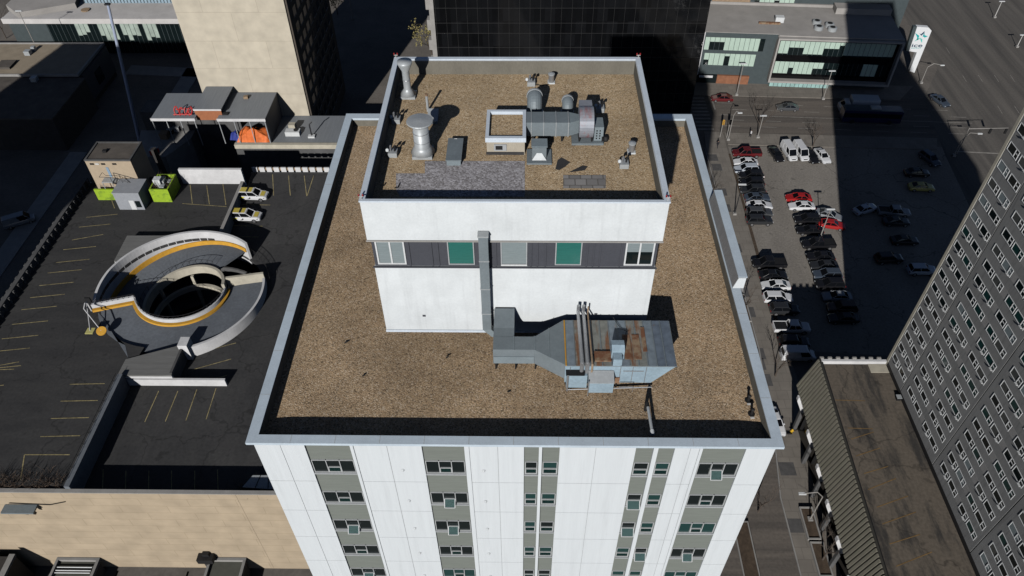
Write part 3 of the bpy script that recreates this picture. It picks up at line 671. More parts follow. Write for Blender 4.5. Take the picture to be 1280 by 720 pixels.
# grey hatch
q = [gz(558,207.5),gz(576,208)]; t = thing('roof_hatch', q[0], 'long low grey roof hatch, between the vent stack and the brick housing', 'hatch')
x0,x1 = q[0].x,q[1].x+.02; y0 = q[0].y; y1 = on_z(561,173,G+.35).y
MB().box(x0+.02,x1-.02,y0+.02,y1-.02,G,G+.3).build('curb', M['duct_light'], t); MB().box(x0-.02,x1+.02,y0-.02,y1+.02,G+.3,G+.36).build('lid', M['duct'], t)
MB().tube((x0+.3,y1-.05,G+.37),(x1-.3,y1-.05,G+.37),.02).build('hinge', M['steel'], t)
# housing with gravel top
f0,f1 = gz(611,193),gz(657,190.5); yF = f0.y; zT = on_y(630,172,yF).z; x0 = on_y(606.5,172,yF).x; x1 = on_y(657.5,172,yF).x
yK = on_z(607,137,zT).y
t = thing('lift_housing', ((x0+x1)/2,yF,G), 'small cream masonry housing with white rimmed gravel roof and a louvre, on the penthouse roof', 'housing')
MB().box(x0+.06,x1-.06,yF,yK-.05,G,zT-.25).build('wall', M['beige_box'], t)
MB().ring((x0,x1,yF-.05,yK),(x0+.17,x1-.17,yF+.15,yK-.18),zT-.249,zT).build('coping', M['pent_coping'], t)
MB().sheet([(x0+.1,yF+.1),(x1-.1,yF+.1),(x1-.1,yK-.1),(x0+.1,yK-.1)],zT-.18).build('gravel_top', M['gravel_up'], t)
lv = MB().box(x0+.42,x0+1.05,yF-.05,yF-.003,G+.25,G+.62).build('louvre', M['frame_grey'], t)
MB().box(x0+.5,x0+.85,yF-.06,yF-.051,G+.32,G+.55).build('opening', M['black'], lv)
MB().box(x0+.02,x1-.1,yF-.04,yF-.004,G,G+.16).build('skirt', M['membrane'], t)
# blower with ducts
yD = gz(690,176).y + .35; zD0, zD1 = G+.35, G+1.15
xd0 = x1+.02; xd1 = on_y(711,160,yD).x; xd2 = on_y(723,160,yD).x
t = thing('duct_blower', (xd2,yD,G), 'galvanised duct run with red stained blower scroll and motor box, right of the cream housing', 'blower')
MB().box(xd0,xd1,yD-.45,yD+.55,zD0,zD1).build('duct', M['duct'], t)
MB().prism([(xd1+.002,yD-.45),(xd2,yD-.20),(xd2,yD+.35),(xd1+.002,yD+.55)],zD0+.02,zD1-.01).build('taper', M['duct_light'], t)
fl = MB()
for k in range(4):
    x = xd0+.25+k*(xd1-xd0-.3)/3; fl.box(x-.018,x+.018,yD-.48,yD+.58,zD0-.03,zD1+.03)
build_each(fl,'flange', M['galv'], t)
sx0, sx1 = xd2, xd2+.72; c = (yD+.1, G+.95)
pts = []
for k in range(30):
    a = -PI/2 + 2*PI*k/29*.92; r = .62+.012*k
    pts.append((sx0, c[0]-r*1.15*math.sin(a-.4)*.95, c[1]+r*.95*math.cos(a-.4)))
MB().extrude(pts,(sx1-sx0,0,0)).build('scroll', M['red_stain'], t)
MB().box(sx0+.03,sx1-.03,c[0]-.2,c[0]+1.05,G+.55,G+1.48).build('outlet', M['red_stain'], t)
MB().box(sx1+.06,sx1+.52,yD-.55,yD+.35,G+.15,G+.95).build('motor_box', M['duct_light'], t)
vs = MB()
for i in range(2):
    for j in range(4): vs.box(sx1+.15+i*.16,sx1+.22+i*.16,yD-.56,yD-.551,G+.25+j*.15,G+.33+j*.15)
build_each(vs,'vent_slot', M['black'], t)
MB().box(sx0-.35,sx1+.55,yD-.75,yD+.5,G,G+.12).build('base_frame', M['duct'], t)
for x in (sx0,sx1-.08,sx1+.45): MB().box(x,x+.07,yD-.6,yD+.3,G+.12,G+.4).build('leg', M['black'], t)
for s in (0,1): MB().box(xd0+.3+s*(xd1-xd0-.7),xd0+.4+s*(xd1-xd0-.7),yD-.4,yD+.5,G,zD0).build('support', M['black'], t)
MB().lathe((sx1+.68,yD-.3,G),[(.16,0),(.18,.1),(.1,.25)],10).build('motor', M['black'], t)
# elbows behind the duct
def elbow(px,py_,r,h,lab):
    b = gz(px,py_); t = thing('duct_elbow', b, lab, 'duct elbow', 'round duct elbows')
    m = MB(); n = 9; R = r*1.25; pts = [Vector((b.x,b.y-.2,G))]
    for k in range(n+1):
        a = PI/2*k/n; pts.append(Vector((b.x, b.y + R - R*math.cos(a) - .2, G + h + R*math.sin(a) - .1)))
    prev = pts[-1]; m.path(pts,r,20); m.build('bend', M['duct'], t)
    MB().tube(prev,prev+Vector((0,.12,0)),r*1.08,n=18).build('collar', M['galv'], t)
    MB().box(b.x-r*1.2,b.x+r*1.2,b.y-.2-r*1.2,b.y-.2+r*1.2,G,G+.1).build('curb', M['galv'], t)
elbow(668,141.5,.40,.45,'fat grey round duct elbow behind the duct run, beside the cream housing')
elbow(709,141,.30,.35,'smaller grey duct elbow behind the duct run, beside the red stained blower')
# exhaust hood on pad
b = gz(674,204.5); t = thing('exhaust_hood', b, 'grey exhaust hood with peaked front on a square pad, in front of the duct run', 'exhaust hood')
MB().box(b.x-.62,b.x+.62,b.y-.1,b.y+1.1,G,G+.1).build('pad', M['duct'], t)
MB().box(b.x-.35,b.x+.35,b.y+.25,b.y+.95,G+.1,G+.75).build('body', M['duct'], t)
MB().add([(b.x-.36,b.y+.1,G+.12),(b.x+.36,b.y+.1,G+.12),(b.x+.36,b.y+.9,G+.12),(b.x-.36,b.y+.9,G+.12),(b.x-.02,b.y+.32,G+.6),(b.x+.02,b.y+.32,G+.6)],[(0,1,5,4),(1,2,5),(3,0,4),(2,3,4,5)]).build('peak', M['galv'], t)
MB().box(b.x-.4,b.x+.4,b.y+.3,b.y+1.0,G+.751,G+.8).build('lid', M['duct_light'], t)
# plumbing curbs with goose necks
for px,py_,lab in ((491,197,'small pipe curb with white capped bent pipes, front one beside the left parapet lining'),(495,155,'small pipe curb with white capped bent pipes, farther one beside the left parapet lining'),(664,108,'small pipe curb with bent black pipes, near the back parapet'),(780,211,'small pipe curb with bent pipes, near the right parapet'),(750,141,'small pipe curb with bent pipes, behind the motor box')):
    b = gz(px,py_); t = thing('pipe_curb', b, lab, 'pipe curb', 'pipe curbs on the penthouse roof')
    MB().box(b.x-.22,b.x+.22,b.y-.02,b.y+.42,G,G+.26).build('curb', M['galv'], t)
    for s in (-.1,.1):
        m = MB(); m.path([(b.x+s,b.y+.2,G+.26),(b.x+s,b.y+.2,G+.55),(b.x+s+.04,b.y+.12,G+.62),(b.x+s+.05,b.y+.02,G+.55)],.045,8); m.build('goose_neck', M['steel'] if s<0 else M['black'], t)
    MB().lathe((b.x-.24,b.y+.1,G+.3),[(.05,0),(.09,.04),(.09,.12),(.04,.17)],10).build('white_cap', M['white_paint'], t)
for px,py_,lab in ((689,103,'small silver cylinder vent near the back parapet'),(789,190,'small silver cylinder vent near the right parapet')):
    b = gz(px,py_); t = thing('cylinder_vent', b, lab, 'vent', 'small cylinder vents')
    MB().box(b.x-.2,b.x+.2,b.y-.2,b.y+.2,G,G+.06).build('base', M['white_paint'], t)
    MB().lathe(b,[(.16,.062),(.16,.5)],16).build('drum', M['steel'], t); MB().lathe(b,[(.19,.502),(.19,.56),(.05,.6)],16).build('cap', M['galv'], t)
for px,py_,q in ((686,106,(664,106)),(493,236,(500,230))):
    a,b2 = gz(px,py_),gz(*q)
    t = tag(MB().path([a+Vector((0,0,.05)),(a+b2)/2+Vector((.05,-.15,.05)),b2+Vector((0,0,.06))],.022,6).build('conduit_pipe', M['black'], origin=a), 'thin black conduit lying on the gravel %s' % ('between the back pipe curb and silver vent' if px>600 else 'by the front left corner of the penthouse parapet'), 'conduit')
# ------------------------------------------------------------------ parking garage with its roof decks and helical ramp
ZL, ZR, ZRB = 15.0, 13.1, 14.4
HC = (-47.2, 72.4); RO, RI = 10.8, 5.9
YFW = 41.3
def hp(r, deg): a = math.radians(deg); return (HC[0]+r*math.cos(a), HC[1]+r*math.sin(a))
garage = thing('parking_garage', (-45,70,0), 'parking garage with dark rooftop decks, spiral ramp and tan front wall, left of the tower', 'parking garage')
yBL = 96.3; yBR = on_z(340,216.5,ZRB).y
ld = [(-69.4,YFW+.4),(-49.9,YFW+.4),(-49.9,57.5)] + [hp(RO+.02,a) for a in range(256,77,-6)] + [(-45.2,83.2),(-45.2,yBL),(-69.4,yBL)]
MB().prism(ld, ZL-.5, ZL).build('upper_deck', M['asphalt'], garage)
rd = [(-49.3,YFW+.4),(-13.2,YFW+.4),(-13.2,84),(-44.7,84),(-44.7,83.2)] + [hp(RO+.02,a) for a in range(76,-104,-6)] + [(-49.3,61.5)]
MB().prism(rd, ZR-.5, ZR).build('lower_deck', M['asphalt2'], garage)
MB().add([(-44.7,84,ZR),(-13.2,84,ZR),(-13.2,yBR,ZRB),(-44.7,yBR,ZRB),(-44.7,84,ZR-.5),(-13.2,84,ZR-.5),(-13.2,yBR,ZRB-.5),(-44.7,yBR,ZRB-.5)],[(0,1,2,3),(7,6,5,4),(0,4,5,1),(1,5,6,2),(2,6,7,3),(3,7,4,0)]).build('sloping_deck', M['asphalt2'], garage)
def zright(y): return ZR if y < 84 else ZR+(ZRB-ZR)*(y-84)/(yBR-84)
MB().box(-70.5,-12.75,YFW,YFW+.38,-3.4,15.12).build('front_wall', M['tan_wall'], garage)
MB().box(-70.55,-12.75,YFW-.05,YFW+.42,15.122,15.24).build('wall_cap', M['concrete'], garage)
cp = MB()
for x in (on_y(297,624,YFW).x,): cp.box(x-.02,x+.02,YFW-.012,YFW-.002,-3,15.1)
build_each(cp,'wall_joint', mat('wall joint sealant', (.34,.27,.19), .9), garage)
sh = MB()
for z in range(1,5): sh.box(-70.1,-13.2,YFW+.4,yBL-.1,z*2.9-2.9,z*2.9-2.7) if z<2 else None
sh.box(-70.2,-69.42,YFW+.385,yBL+.2,-.2,ZL-.02); sh.build('left_wall', M['concrete_dark'], garage)
MB().box(-69.4,-44.8,yBL+.02,yBL+.3,-.1,ZL-.52).build('rear_wall', M['concrete_dark'], garage)
MB().box(-44.8,-13.2,yBR+.02,yBR+.3,-.1,ZRB-.02).build('rear_wall', M['concrete_dark'], garage)
MB().box(-75.2,-70.56,YFW+.4,yBL+6,-.1,10.6).build('side_ledge', M['concrete_white'], garage)
lp = MB(); lp.box(-70.2,-69.6,YFW+.4,yBL,ZL-.01,ZL+1.15)
lp.build('left_parapet', M['concrete_dark'], garage)
rb = MB(); y = YFW+1
while y < yBL: rb.box(-69.6,-69.35,y,y+.3,ZL+.003,ZL+1.05); rb.box(-70.45,-70.2,y,y+.4,ZL-3,ZL+1.05); y += 1.3
build_each(rb,'parapet_rib', M['concrete_dark'], garage)
# back walls
h = on_y(260,212,yBL).z
x0 = on_z(228,232,ZL).x; MB().box(x0,-44.6,yBL,yBL+.45,ZL-.5,h).build('back_wall', M['concrete_white'], garage)
MB().box(-69.4,x0-.02,yBL+.05,yBL+.4,ZL-.5,ZL+1.1).build('back_wall', M['concrete_dark'], garage)
bp = MB(); x = -44.4
while x < -14: bp.box(x,x+.85,yBR,yBR+.2,ZRB+.25,ZRB+1.1); x += 1.18
build_each(bp,'barrier_panel', M['concrete_white'], garage)
br = MB(); br.box(-44.6,-13.4,yBR+.21,yBR+.3,ZRB+.4,ZRB+.95); br.build('barrier_rail', M['wood'], garage)
MB().box(-45.2,-44.7,83.3,yBL-.02,ZR-.4,ZL+.55).build('dividing_wall', M['concrete'], garage)
MB().box(-49.9,-49.3,YFW+.4,57.2,ZR-.4,ZL+.75).build('dividing_wall', M['ramp'], garage)
rail = MB(); y = 42.5
while y < 57: rail.tube((-49.9,y,ZL+.75),(-49.95,y,ZL+1.1),.03,n=4); y += 1.5
rail.path([(-49.95,42,ZL+1.1),(-49.95,57,ZL+1.1)],.03,4); rail.build('guard_rail', M['black'], garage)
# covered ramp house in front of the spiral
c4 = [on_z(146.7,469,ZL+.2), on_z(214,469,ZL+.2), on_z(231,430,ZL+.2), on_z(157,449,ZL+.2)]
MB().prism([(p.x,p.y) for p in c4], ZL-.05, ZL+.2).build('ramp_house_roof', M['slab_roof'], garage)
fx0_, fx1_, fyy = c4[0].x+.4, c4[1].x, c4[0].y
fw = MB(); fw.box(fx0_,fx1_,fyy+.03,fyy+.3,ZR+1.45,ZL-.06); fw.box(fx0_+.3,fx1_+6.4,fyy+.02,fyy+.32,ZR-.1,ZR+1.2); fw.build('ramp_house_front', M['concrete_white'], garage)
rs = MB(); rs.extrude([(fx1_-.3,fyy+.33,ZR-.2),(fx1_,fyy+.33,ZR-.2),(c4[2].x,c4[2].y,ZR-.2),(c4[2].x-.3,c4[2].y,ZR-.2)],(0,0,2.4)); rs.box(fx0_,fx1_-.3,fyy+.6,fyy+.7,ZR-.2,ZL-.1)
rs.build('ramp_house_side', M['concrete_dark'], garage)
MB().box(c4[2].x-.5,c4[2].x+.7,c4[2].y-.9,c4[2].y+.6,ZR-.1,ZL+.9).build('ramp_house_corner', M['concrete_white'], garage)
# roof slab behind the spiral
SZ = 16.1
q = [on_z(142.5,326,SZ), on_z(158.8,294.5,SZ), on_z(229,294.5,SZ)]
_m = math
def outw(p):
    dx,dy = p[0]-HC[0],p[1]-HC[1]; r = _m.hypot(dx,dy); k = max(1,11.3/r); return (HC[0]+dx*k,HC[1]+dy*k)
bk_ = [(q[0].x+(q[1].x-q[0].x)*k/4, q[0].y+(q[1].y-q[0].y)*k/4) for k in range(4)] + [(q[1].x+(q[2].x-q[1].x)*k/8, q[1].y+(q[2].y-q[1].y)*k/8) for k in range(9)]
bk_ = [outw(p) for p in bk_]
_a0 = _m.degrees(_m.atan2(bk_[0][1]-HC[1],bk_[0][0]-HC[0])); _a1 = _m.degrees(_m.atan2(bk_[-1][1]-HC[1],bk_[-1][0]-HC[0]))
ar_ = [hp(RO+.40,_a0+(_a1-_a0)*k/12) for k in range(13)]
for nm,za,zb_,m_ in (('rear_ramp_house',ZL+.01,SZ-.16,M['concrete_white']),('rear_ramp_house_roof',SZ-.158,SZ,M['slab_roof'])):
    vs = [(p[0],p[1],z) for z in (za,zb_) for p in bk_+ar_]; fs = []
    for k in range(12): fs += [(26+k,26+k+1,39+k+1,39+k),(k,13+k,13+k+1,k+1),(k,k+1,26+k+1,26+k),(13+k,39+k,39+k+1,13+k+1)]
    fs += [(0,26,39,13),(12,25,51,38)]
    MB().add(vs,fs).build(nm, m_, garage)
# spiral: far ramp going down
R = math.radians
MB().arc(HC,RI,RO,R(54),R(215),14.1,11.0,14.5,11.4,48).build('down_ramp', M['ramp'], garage)
MB().arc(HC,RO+.02,RO+.36,R(50),R(166),12,9,16.2,16.2,44).build('outer_guard_wall', M['concrete_white'], garage)
MB().arc(HC,RO+.02,RO+.36,R(166),R(200),9,9,16.2,15.8,20).build('outer_guard_wall', M['concrete_white'], garage)
MB().arc(HC,RO-.16,RO-.005,R(51),R(203),14.5,11.6,15.2,12.6,48).build('yellow_kerb', M['curb_yellow'], garage)
# near ramp coming out
MB().arc(HC,RI,RO,R(200),R(378),14.55,13.3,15.02,13.75,56).build('up_ramp', M['ramp'], garage)
MB().arc(HC,RO+.02,RO+.34,R(284),R(378),12.9,12.9,15.0,14.45,48).build('outer_guard_wall', M['concrete_white'], garage)
tg = [on_z(130,399,ZL+.015),on_z(141,417,ZL+.015),on_z(160,447,ZL+.015),on_z(172,442,ZL+.015),on_z(172,395,ZL+.015)]
MB().arc(HC,RO-.4,RO+2.6,R(200),R(262),14.4,14.4,ZL+.008,ZL+.008,20).build('apron_edge', M['asphalt'], garage)
tgp = [(p.x,p.y) for p in tg[:3]] + [hp(RO-.05,a) for a in (248,240,230,220,210,203)]
MB().sheet(tgp, ZL+.024).build('ramp_apron', M['ramp'], garage)
MB().arc(HC,RI-.2,RI,R(203),R(372),14.2,13,15.95,14.7,50).build('inner_guard_wall', M['concrete_white'], garage)
MB().arc(HC,RI+.01,RI+.42,R(203),R(372),15.0,13.75,15.35,14.1,50).build('yellow_kerb', M['curb_yellow'], garage)
a0, a1 = Vector(hp(RO+.5,200)), Vector(hp(RI-.1,203)); dd = (a1-a0).normalized(); nn = Vector((-dd.y,dd.x))
if nn.y > 0: nn = -nn
def bar(p,q,n,w,z0,z1): return MB().prism([tuple(p),tuple(q),tuple(q+n*w),tuple(p+n*w)],z0,z1)
bar(a0,a1,-nn,.32,10.5,16.0).build('cross_wall', M['concrete_white'], garage)
bar(a0+nn*.01,a1+nn*.01,nn,.45,15.03,15.36).build('yellow_kerb', M['curb_yellow'], garage)
rl = MB()
for k in range(9):
    p = a0+(a1-a0)*k/8; rl.tube((p.x,p.y,16),(p.x,p.y,16.55),.03,n=4)
rl.path([(a0.x,a0.y,16.55),(a1.x,a1.y,16.55)],.03,4)
prev = None
for k in range(26):
    a = 203+k*6.4; z = 15.95-1.25*k/25; p = hp(RI-.15,a); v = Vector((p[0],p[1],z+.5))
    rl.tube((p[0],p[1],z),v,.03,n=4)
    if prev: rl.tube(prev,v,.03,n=4)
    prev = v
rl.build('hand_rail', M['pole_dark'], garage)
rl = MB(); prev = None
for k in range(12):
    a = 68-k*4.6; p = hp(RO+.9,a); v = Vector((p[0],p[1],ZR+1.05)); rl.tube((p[0],p[1],ZR),v,.035,n=4)
    if prev: rl.tube(prev,v,.03,n=4); rl.tube(prev-Vector((0,0,.5)),v-Vector((0,0,.5)),.025,n=4)
    prev = v
rl.build('hand_rail', M['pole_dark'], garage); rl = MB()
prev = None
for k in range(16):
    a = 198-k*9; p = hp(RI+.25,a); z = 12.2+2.2*k/15; v = Vector((p[0],p[1],z+1.0)); rl.tube((p[0],p[1],z),v,.03,n=4)
    if prev: rl.tube(prev,v,.03,n=4)
    prev = v
rl.build('hand_rail', M['pole_dark'], garage)
# end wall of the near ramp, inner beams, shaft
e0, e1 = Vector(hp(RI+.1,20)), Vector(hp(RO+.3,16)); n2 = (e1-e0).normalized(); n2 = Vector((-n2.y,n2.x))
bar(e0,e1,n2,.35,12.3,15.3).build('end_wall', M['concrete_beige'], garage)
MB().arc(HC,RI-.42,RI-.02,R(8),R(200),14.2,11.2,15.4,12.7,48).build('inner_beam', M['concrete_beige'], garage)
MB().arc(HC,RI-1.0,RI-.56,R(5),R(185),10.6,9.6,11.4,10.4,40).build('inner_beam', M['concrete_beige'], garage)
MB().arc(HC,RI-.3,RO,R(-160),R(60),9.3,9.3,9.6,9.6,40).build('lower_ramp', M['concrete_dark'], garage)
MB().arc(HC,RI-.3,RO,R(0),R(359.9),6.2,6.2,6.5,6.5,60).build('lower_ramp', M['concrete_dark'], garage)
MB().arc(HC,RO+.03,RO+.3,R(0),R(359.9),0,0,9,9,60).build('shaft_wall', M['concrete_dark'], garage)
br = MB()
for a in (40,100,150):
    p = hp(RI-.4,a); br.box(p[0]-.2,p[0]+.2,p[1]-.2,p[1]+.2,0,12.5)
br.build('shaft_column', M['concrete_beige'], garage)
# stall lines
sl_ = MB()
def ln(p, q, z, w=.11):
    a, b = on_z(*p,z+.02), on_z(*q,z+.02); d = (b-a).normalized(); n = Vector((-d.y,d.x,0))*w/2
    sl_.quad(a+n,b+n,b-n,a-n)
def lnr(p,q):
    a, b = on_z(*p,ZR), on_z(*q,ZR)
    for k in range(4): za, zb_ = zright(a.y), zright(b.y); a, b = on_z(*p,za+.02), on_z(*q,zb_+.02)
    d = (b-a).normalized(); n = Vector((-d.y,d.x,0)).normalized()*.055; sl_.quad(a+n,b+n,b-n,a-n)
for xr,y in ((147,267.7),(138,280),(120,308),(111.7,324),(102,337),(92,352.7),(81,367.7),(71,382.7),(60,401),(48,419),(37,435),(26,457)):
    L = 39+ (y-267)*.045; ln((xr,y),(xr-L,y+L*.10),ZL)
ln((129,293),(90,300),ZL)
def z5(x,y): return (x/3.2727,400+y/3.2727)
for p,q in (((285,263),(428,260)),((248,332),(400,329)),((208,403),(364,399)),((165,477),(328,473)),((100,551),(285,551)),((100,551),(84,655)),((0,185),(78,171)),((0,203),(58,201)),((0,268),(16,266))): ln(z5(*p),z5(*q),ZL)
def z6(x,y): return (100+x/3,400+y/3)
for p,q in (((295,266),(243,382)),((367,266),(320,380)),((438,260),(397,377)),((510,256),(473,372)),((585,86),(446,122)),((567,146),(420,187)),((550,208),(495,222)),((172,565),(170,648)),((258,565),(257,648)),((343,565),(343,648)),((430,565),(430,648)),((87,560),(84,648)),((515,560),(518,640))): ln(z6(*p),z6(*q),ZR)
def z4(x,y): return (90+x/2.573,200+y/2.573)
for p,q in (((380,80),(387,140)),((433,82),(442,143)),((485,75),(495,145)),((355,140),(497,150)),((118,103),(137,155))): ln(z4(*p),z4(*q),ZL)
def z7(x,y): return (290+x/7.2,200+y/7.2)
for p,q in (((365,130),(375,320)),((508,140),(525,320)),((650,140),(672,325)),((735,140),(675,325)),((60,400),(345,405)),((-30,590),(275,595)),((-20,690),(240,693))): lnr(z7(*p),z7(*q))
build_each(sl_,'stall_line', M['line_yellow'], garage)
# height limit sign
b = on_z(118,389,ZL+1); b = Vector((a0.x-.2,a0.y-.1,ZL))
t = thing('sign_post', b, 'pale post with curved arms holding yellow boards at the mouth of the spiral ramp', 'sign post')
MB().path([b,b+Vector((0,0,1.7)),b+Vector((.2,-.6,2.1)),b+Vector((.3,-1.4,1.9))],.09,8).build('post', M['concrete_white'], t)
p = on_z(127,414,ZL+.95); MB().tube(p,p+Vector((.02,-.05,.12)),.62,n=20).build('round_board', M['curb_yellow'], t)
MB().path([b+Vector((.3,-1.4,1.9)),p+Vector((0,0,.1))],.07,6).build('arm', M['concrete_white'], t)
p = on_z(113,414,ZL+.95); MB().box(p.x-.5,p.x+.5,p.y-.5,p.y+.5,p.z,p.z+.1).build('square_board', plain('pale yellow board', (.62,.58,.22), .5), t)
MB().path([b+Vector((0,0,1.7)),p+Vector((0,0,.12))],.06,6).build('arm', M['concrete_white'], t)
p = b+Vector((-.3,.8,0)); MB().box(p.x-.35,p.x+.35,p.y-.1,p.y+.1,ZL+.9,ZL+1.7).build('dark_board', M['black'], t)
MB().tube((p.x,p.y,ZL),(p.x,p.y,ZL+.9),.05,n=6).build('board_leg', M['pole_dark'], t)
# dark glazed skylight near the tower at the front edge
k = [on_z(302,610,ZR+1.0),on_z(316,594,ZR+1.0),on_z(346,594,ZR+1.0),on_z(352,613,ZR+1.0)]
t = thing('skylight', (k[0]+k[2])/2-Vector((0,0,1)), 'grey framed skylight at the front edge of the lower deck, against the tower', 'skylight')
MB().prism([(p.x,p.y) for p in k],ZR+.0,ZR+.9).build('curb', M['concrete_dark'], t); MB().prism([(p.x,p.y) for p in k],ZR+.902,ZR+1.0).build('pane', M['galv'], t)
fr = MB()
for s in (.33,.66): fr.tube(k[0]+(k[3]-k[0])*s+Vector((0,0,.02)),k[1]+(k[2]-k[1])*s+Vector((0,0,.02)),.05,n=4)
fr.path([k[0]+Vector((0,0,.02)),k[3]+Vector((0,0,.02))],.08,4); fr.build('glazing_bar', M['black'], t)

# ------------------------------------------------------------------ stair house and mural walls on the deck
yT = 93.5; zt = 21.65; x0,x1 = -66.75,-59.75; yk = on_z(150,177,zt).y
t = thing('stair_house', (-63,yT,ZL), 'tan stucco stair house with a high blue door, back left of the deck', 'stair house')
MB().box(x0,x1,yT,yk,ZL,zt-.25).build('wall', M['tan_stucco'], t)
MB().ring((x0-.05,x1+.05,yT-.05,yk+.05),(x0+.22,x1-.22,yT+.22,yk-.22),zt-.248,zt).build('coping', M['concrete_dark'], t)
MB().box(x0+.1,x1-.1,yT+.1,yk-.1,zt-.247,zt-.15).build('roof', M['dark_roof'], t)
d0 = on_y(132,209,yT); d1 = on_y(140,221,yT)
MB().box(d0.x,d1.x+.1,yT-.06,yT-.004,d1.z,d0.z).build('door', mat('pale blue door', (.28,.40,.52), .4), t)
for a in (115,121.5,129,143): p = on_y(a,205,yT); MB().box(p.x-.3,p.x+.3,yT-.07,yT-.004,p.z-.12,p.z+.16).build('vent_slot', M['black'] if a!=121.5 else M['pole_white'], t)
MB().box(x0+2,x0+2.6,yT+2,yT+2.5,zt-.149,zt+.2).build('roof_vent', M['black'], t)
# stairs
p0 = on_y(128,226,yT-.9); p1 = on_z(172,243,ZL+1.2)
t = thing('metal_stairs', (p0.x,yT-1,ZL), 'grey metal stairs with railings leading up to the blue door of the tan stair house', 'stairs')
za = d1.z - .1
MB().box(d0.x-.9,d1.x+.5,yT-1.25,yT-.07,za-.12,za).build('landing', M['galv'], t)
xs0, xs1 = d1.x+.5, d1.x+4.4; zz1 = ZL+1.9
st = MB(); n = 12
for i in range(n):
    x = xs0+(xs1-xs0)*i/n; z = za-(za-zz1)*(i+1)/n; st.box(x,x+.36,yT-1.2,yT-.15,z-.05,z)
st.build('tread', M['galv'], t)
sg = MB()
for y in (yT-1.22,yT-.13):
    sg.extrude([(xs0,y,za-.3),(xs1,y,zz1-.3),(xs1,y,zz1),(xs0,y,za)],(0,.05,0))
    sg.tube((xs0,y,za+.95),(xs1,y,zz1+.95),.035,n=5)
    for i in range(6): x = xs0+(xs1-xs0)*i/5; z = za-(za-zz1)*i/5; sg.tube((x,y,z),(x,y,z+.95),.03,n=4)
sg.path([(d0.x-.9,yT-.1,za+.95),(d0.x-.9,yT-1.22,za+.95),(xs0,yT-1.22,za+.95)],.035,5)
sg.build('railing', M['pole_dark'], t)
sp_ = MB()
for x,y in ((d0.x-.8,yT-1.2),(xs0-.1,yT-1.2),(xs1-.2,yT-.7)): sp_.tube((x,y,ZL),(x,y,za-.12 if x<xs0 else zz1),.06,n=6)
build_each(sp_,'stair_post', M['galv'], t)
# grey siding booth
q0,q1 = on_z(150,262,ZL),on_z(181.5,262.5,ZL); hb = on_y(142,241,q0.y).z
t = thing('siding_booth', (q0+q1)/2, 'grey sided booth with a white double door, in front of the tan stair house', 'booth')
MB().box(q0.x,q1.x,q0.y,q0.y+3.4,ZL,hb-.1).build('wall', M['grey_siding'], t); MB().box(q0.x-.08,q1.x+.08,q0.y-.08,q0.y+3.5,hb-.098,hb).build('roof', M['grey_siding'], t)
w = MB().box(q1.x-2.0,q1.x-1.2,q0.y-.04,q0.y-.003,ZL+.05,ZL+1.8).build('door', M['frame_white'], t)
MB().box(q1.x-1.1,q1.x-.3,q0.y-.04,q0.y-.003,ZL+.5,ZL+1.7).build('window', M['glass_dark'], t)
# lime mural walls
a,b = on_z(125,250,ZL),on_z(146,250,ZL); hh = on_y(111,237,a.y).z
t = thing('mural_wall', a, 'low lime green mural wall with brown planting behind it, left of the grey sided booth', 'wall', 'lime mural walls')
MB().box(-66.6,q0.x-.05,a.y,a.y+.25,ZL,hh).build('panel', M['lime'], t)
sg = MB(); rr = random.Random(8)
for i in range(90):
    x = -66.4+rr.random()*(q0.x+66.2); y = a.y+.4+rr.random()*1.2; z = ZL+.6; sg.tube((x,y,z),(x+rr.uniform(-.5,.5),y+rr.uniform(-.4,.4),z+rr.uniform(.6,1.6)),.03,.01,n=3,cap=False)
sg.build('planting', M['shrub'], t)
a,b = on_z(192.5,252.5,ZL),on_z(215,254,ZL); hh = on_y(185,237,a.y).z
bk = on_z(233,233,ZL).y
t = thing('equipment_pen', (a+b)/2, 'lime green walled pen holding rooftop machines, right of the grey sided booth', 'pen')
MB().ring((a.x,b.x,a.y,bk),(a.x+.2,b.x-.2,a.y+.2,bk-.2),ZL,hh).build('wall', M['lime'], t)
MB().box(a.x+.2,b.x-.2,a.y+.2,bk-.2,ZL,hh-.7).build('floor', M['concrete_dark'], t)
eq = MB(); rr = random.Random(4)
for i in range(9):
    x = a.x+.5+rr.random()*(b.x-a.x-1.4); y = a.y+.6+rr.random()*(bk-a.y-1.8); eq.box(x,x+.3+rr.random()*.5,y,y+.3+rr.random()*.5,hh-.7,hh-.5+rr.random()*.7)
eq.build('machine', M['galv'], t)
MB().box(a.x+.2,a.x+1.3,bk-2.4,bk-1.4,hh-.699,hh+.6).build('white_cabinet', M['frame_white'], t)
sg = MB()
for i in range(70):
    x = a.x+rr.random()*(b.x-a.x); y = a.y+.3+rr.random()*(bk-a.y-.5); sg.tube((x,y,hh-.6),(x+rr.uniform(-.6,.6),y+rr.uniform(-.5,.5),hh+rr.uniform(.1,.9)),.03,.01,n=3,cap=False)
sg.build('planting', M['shrub'], t)

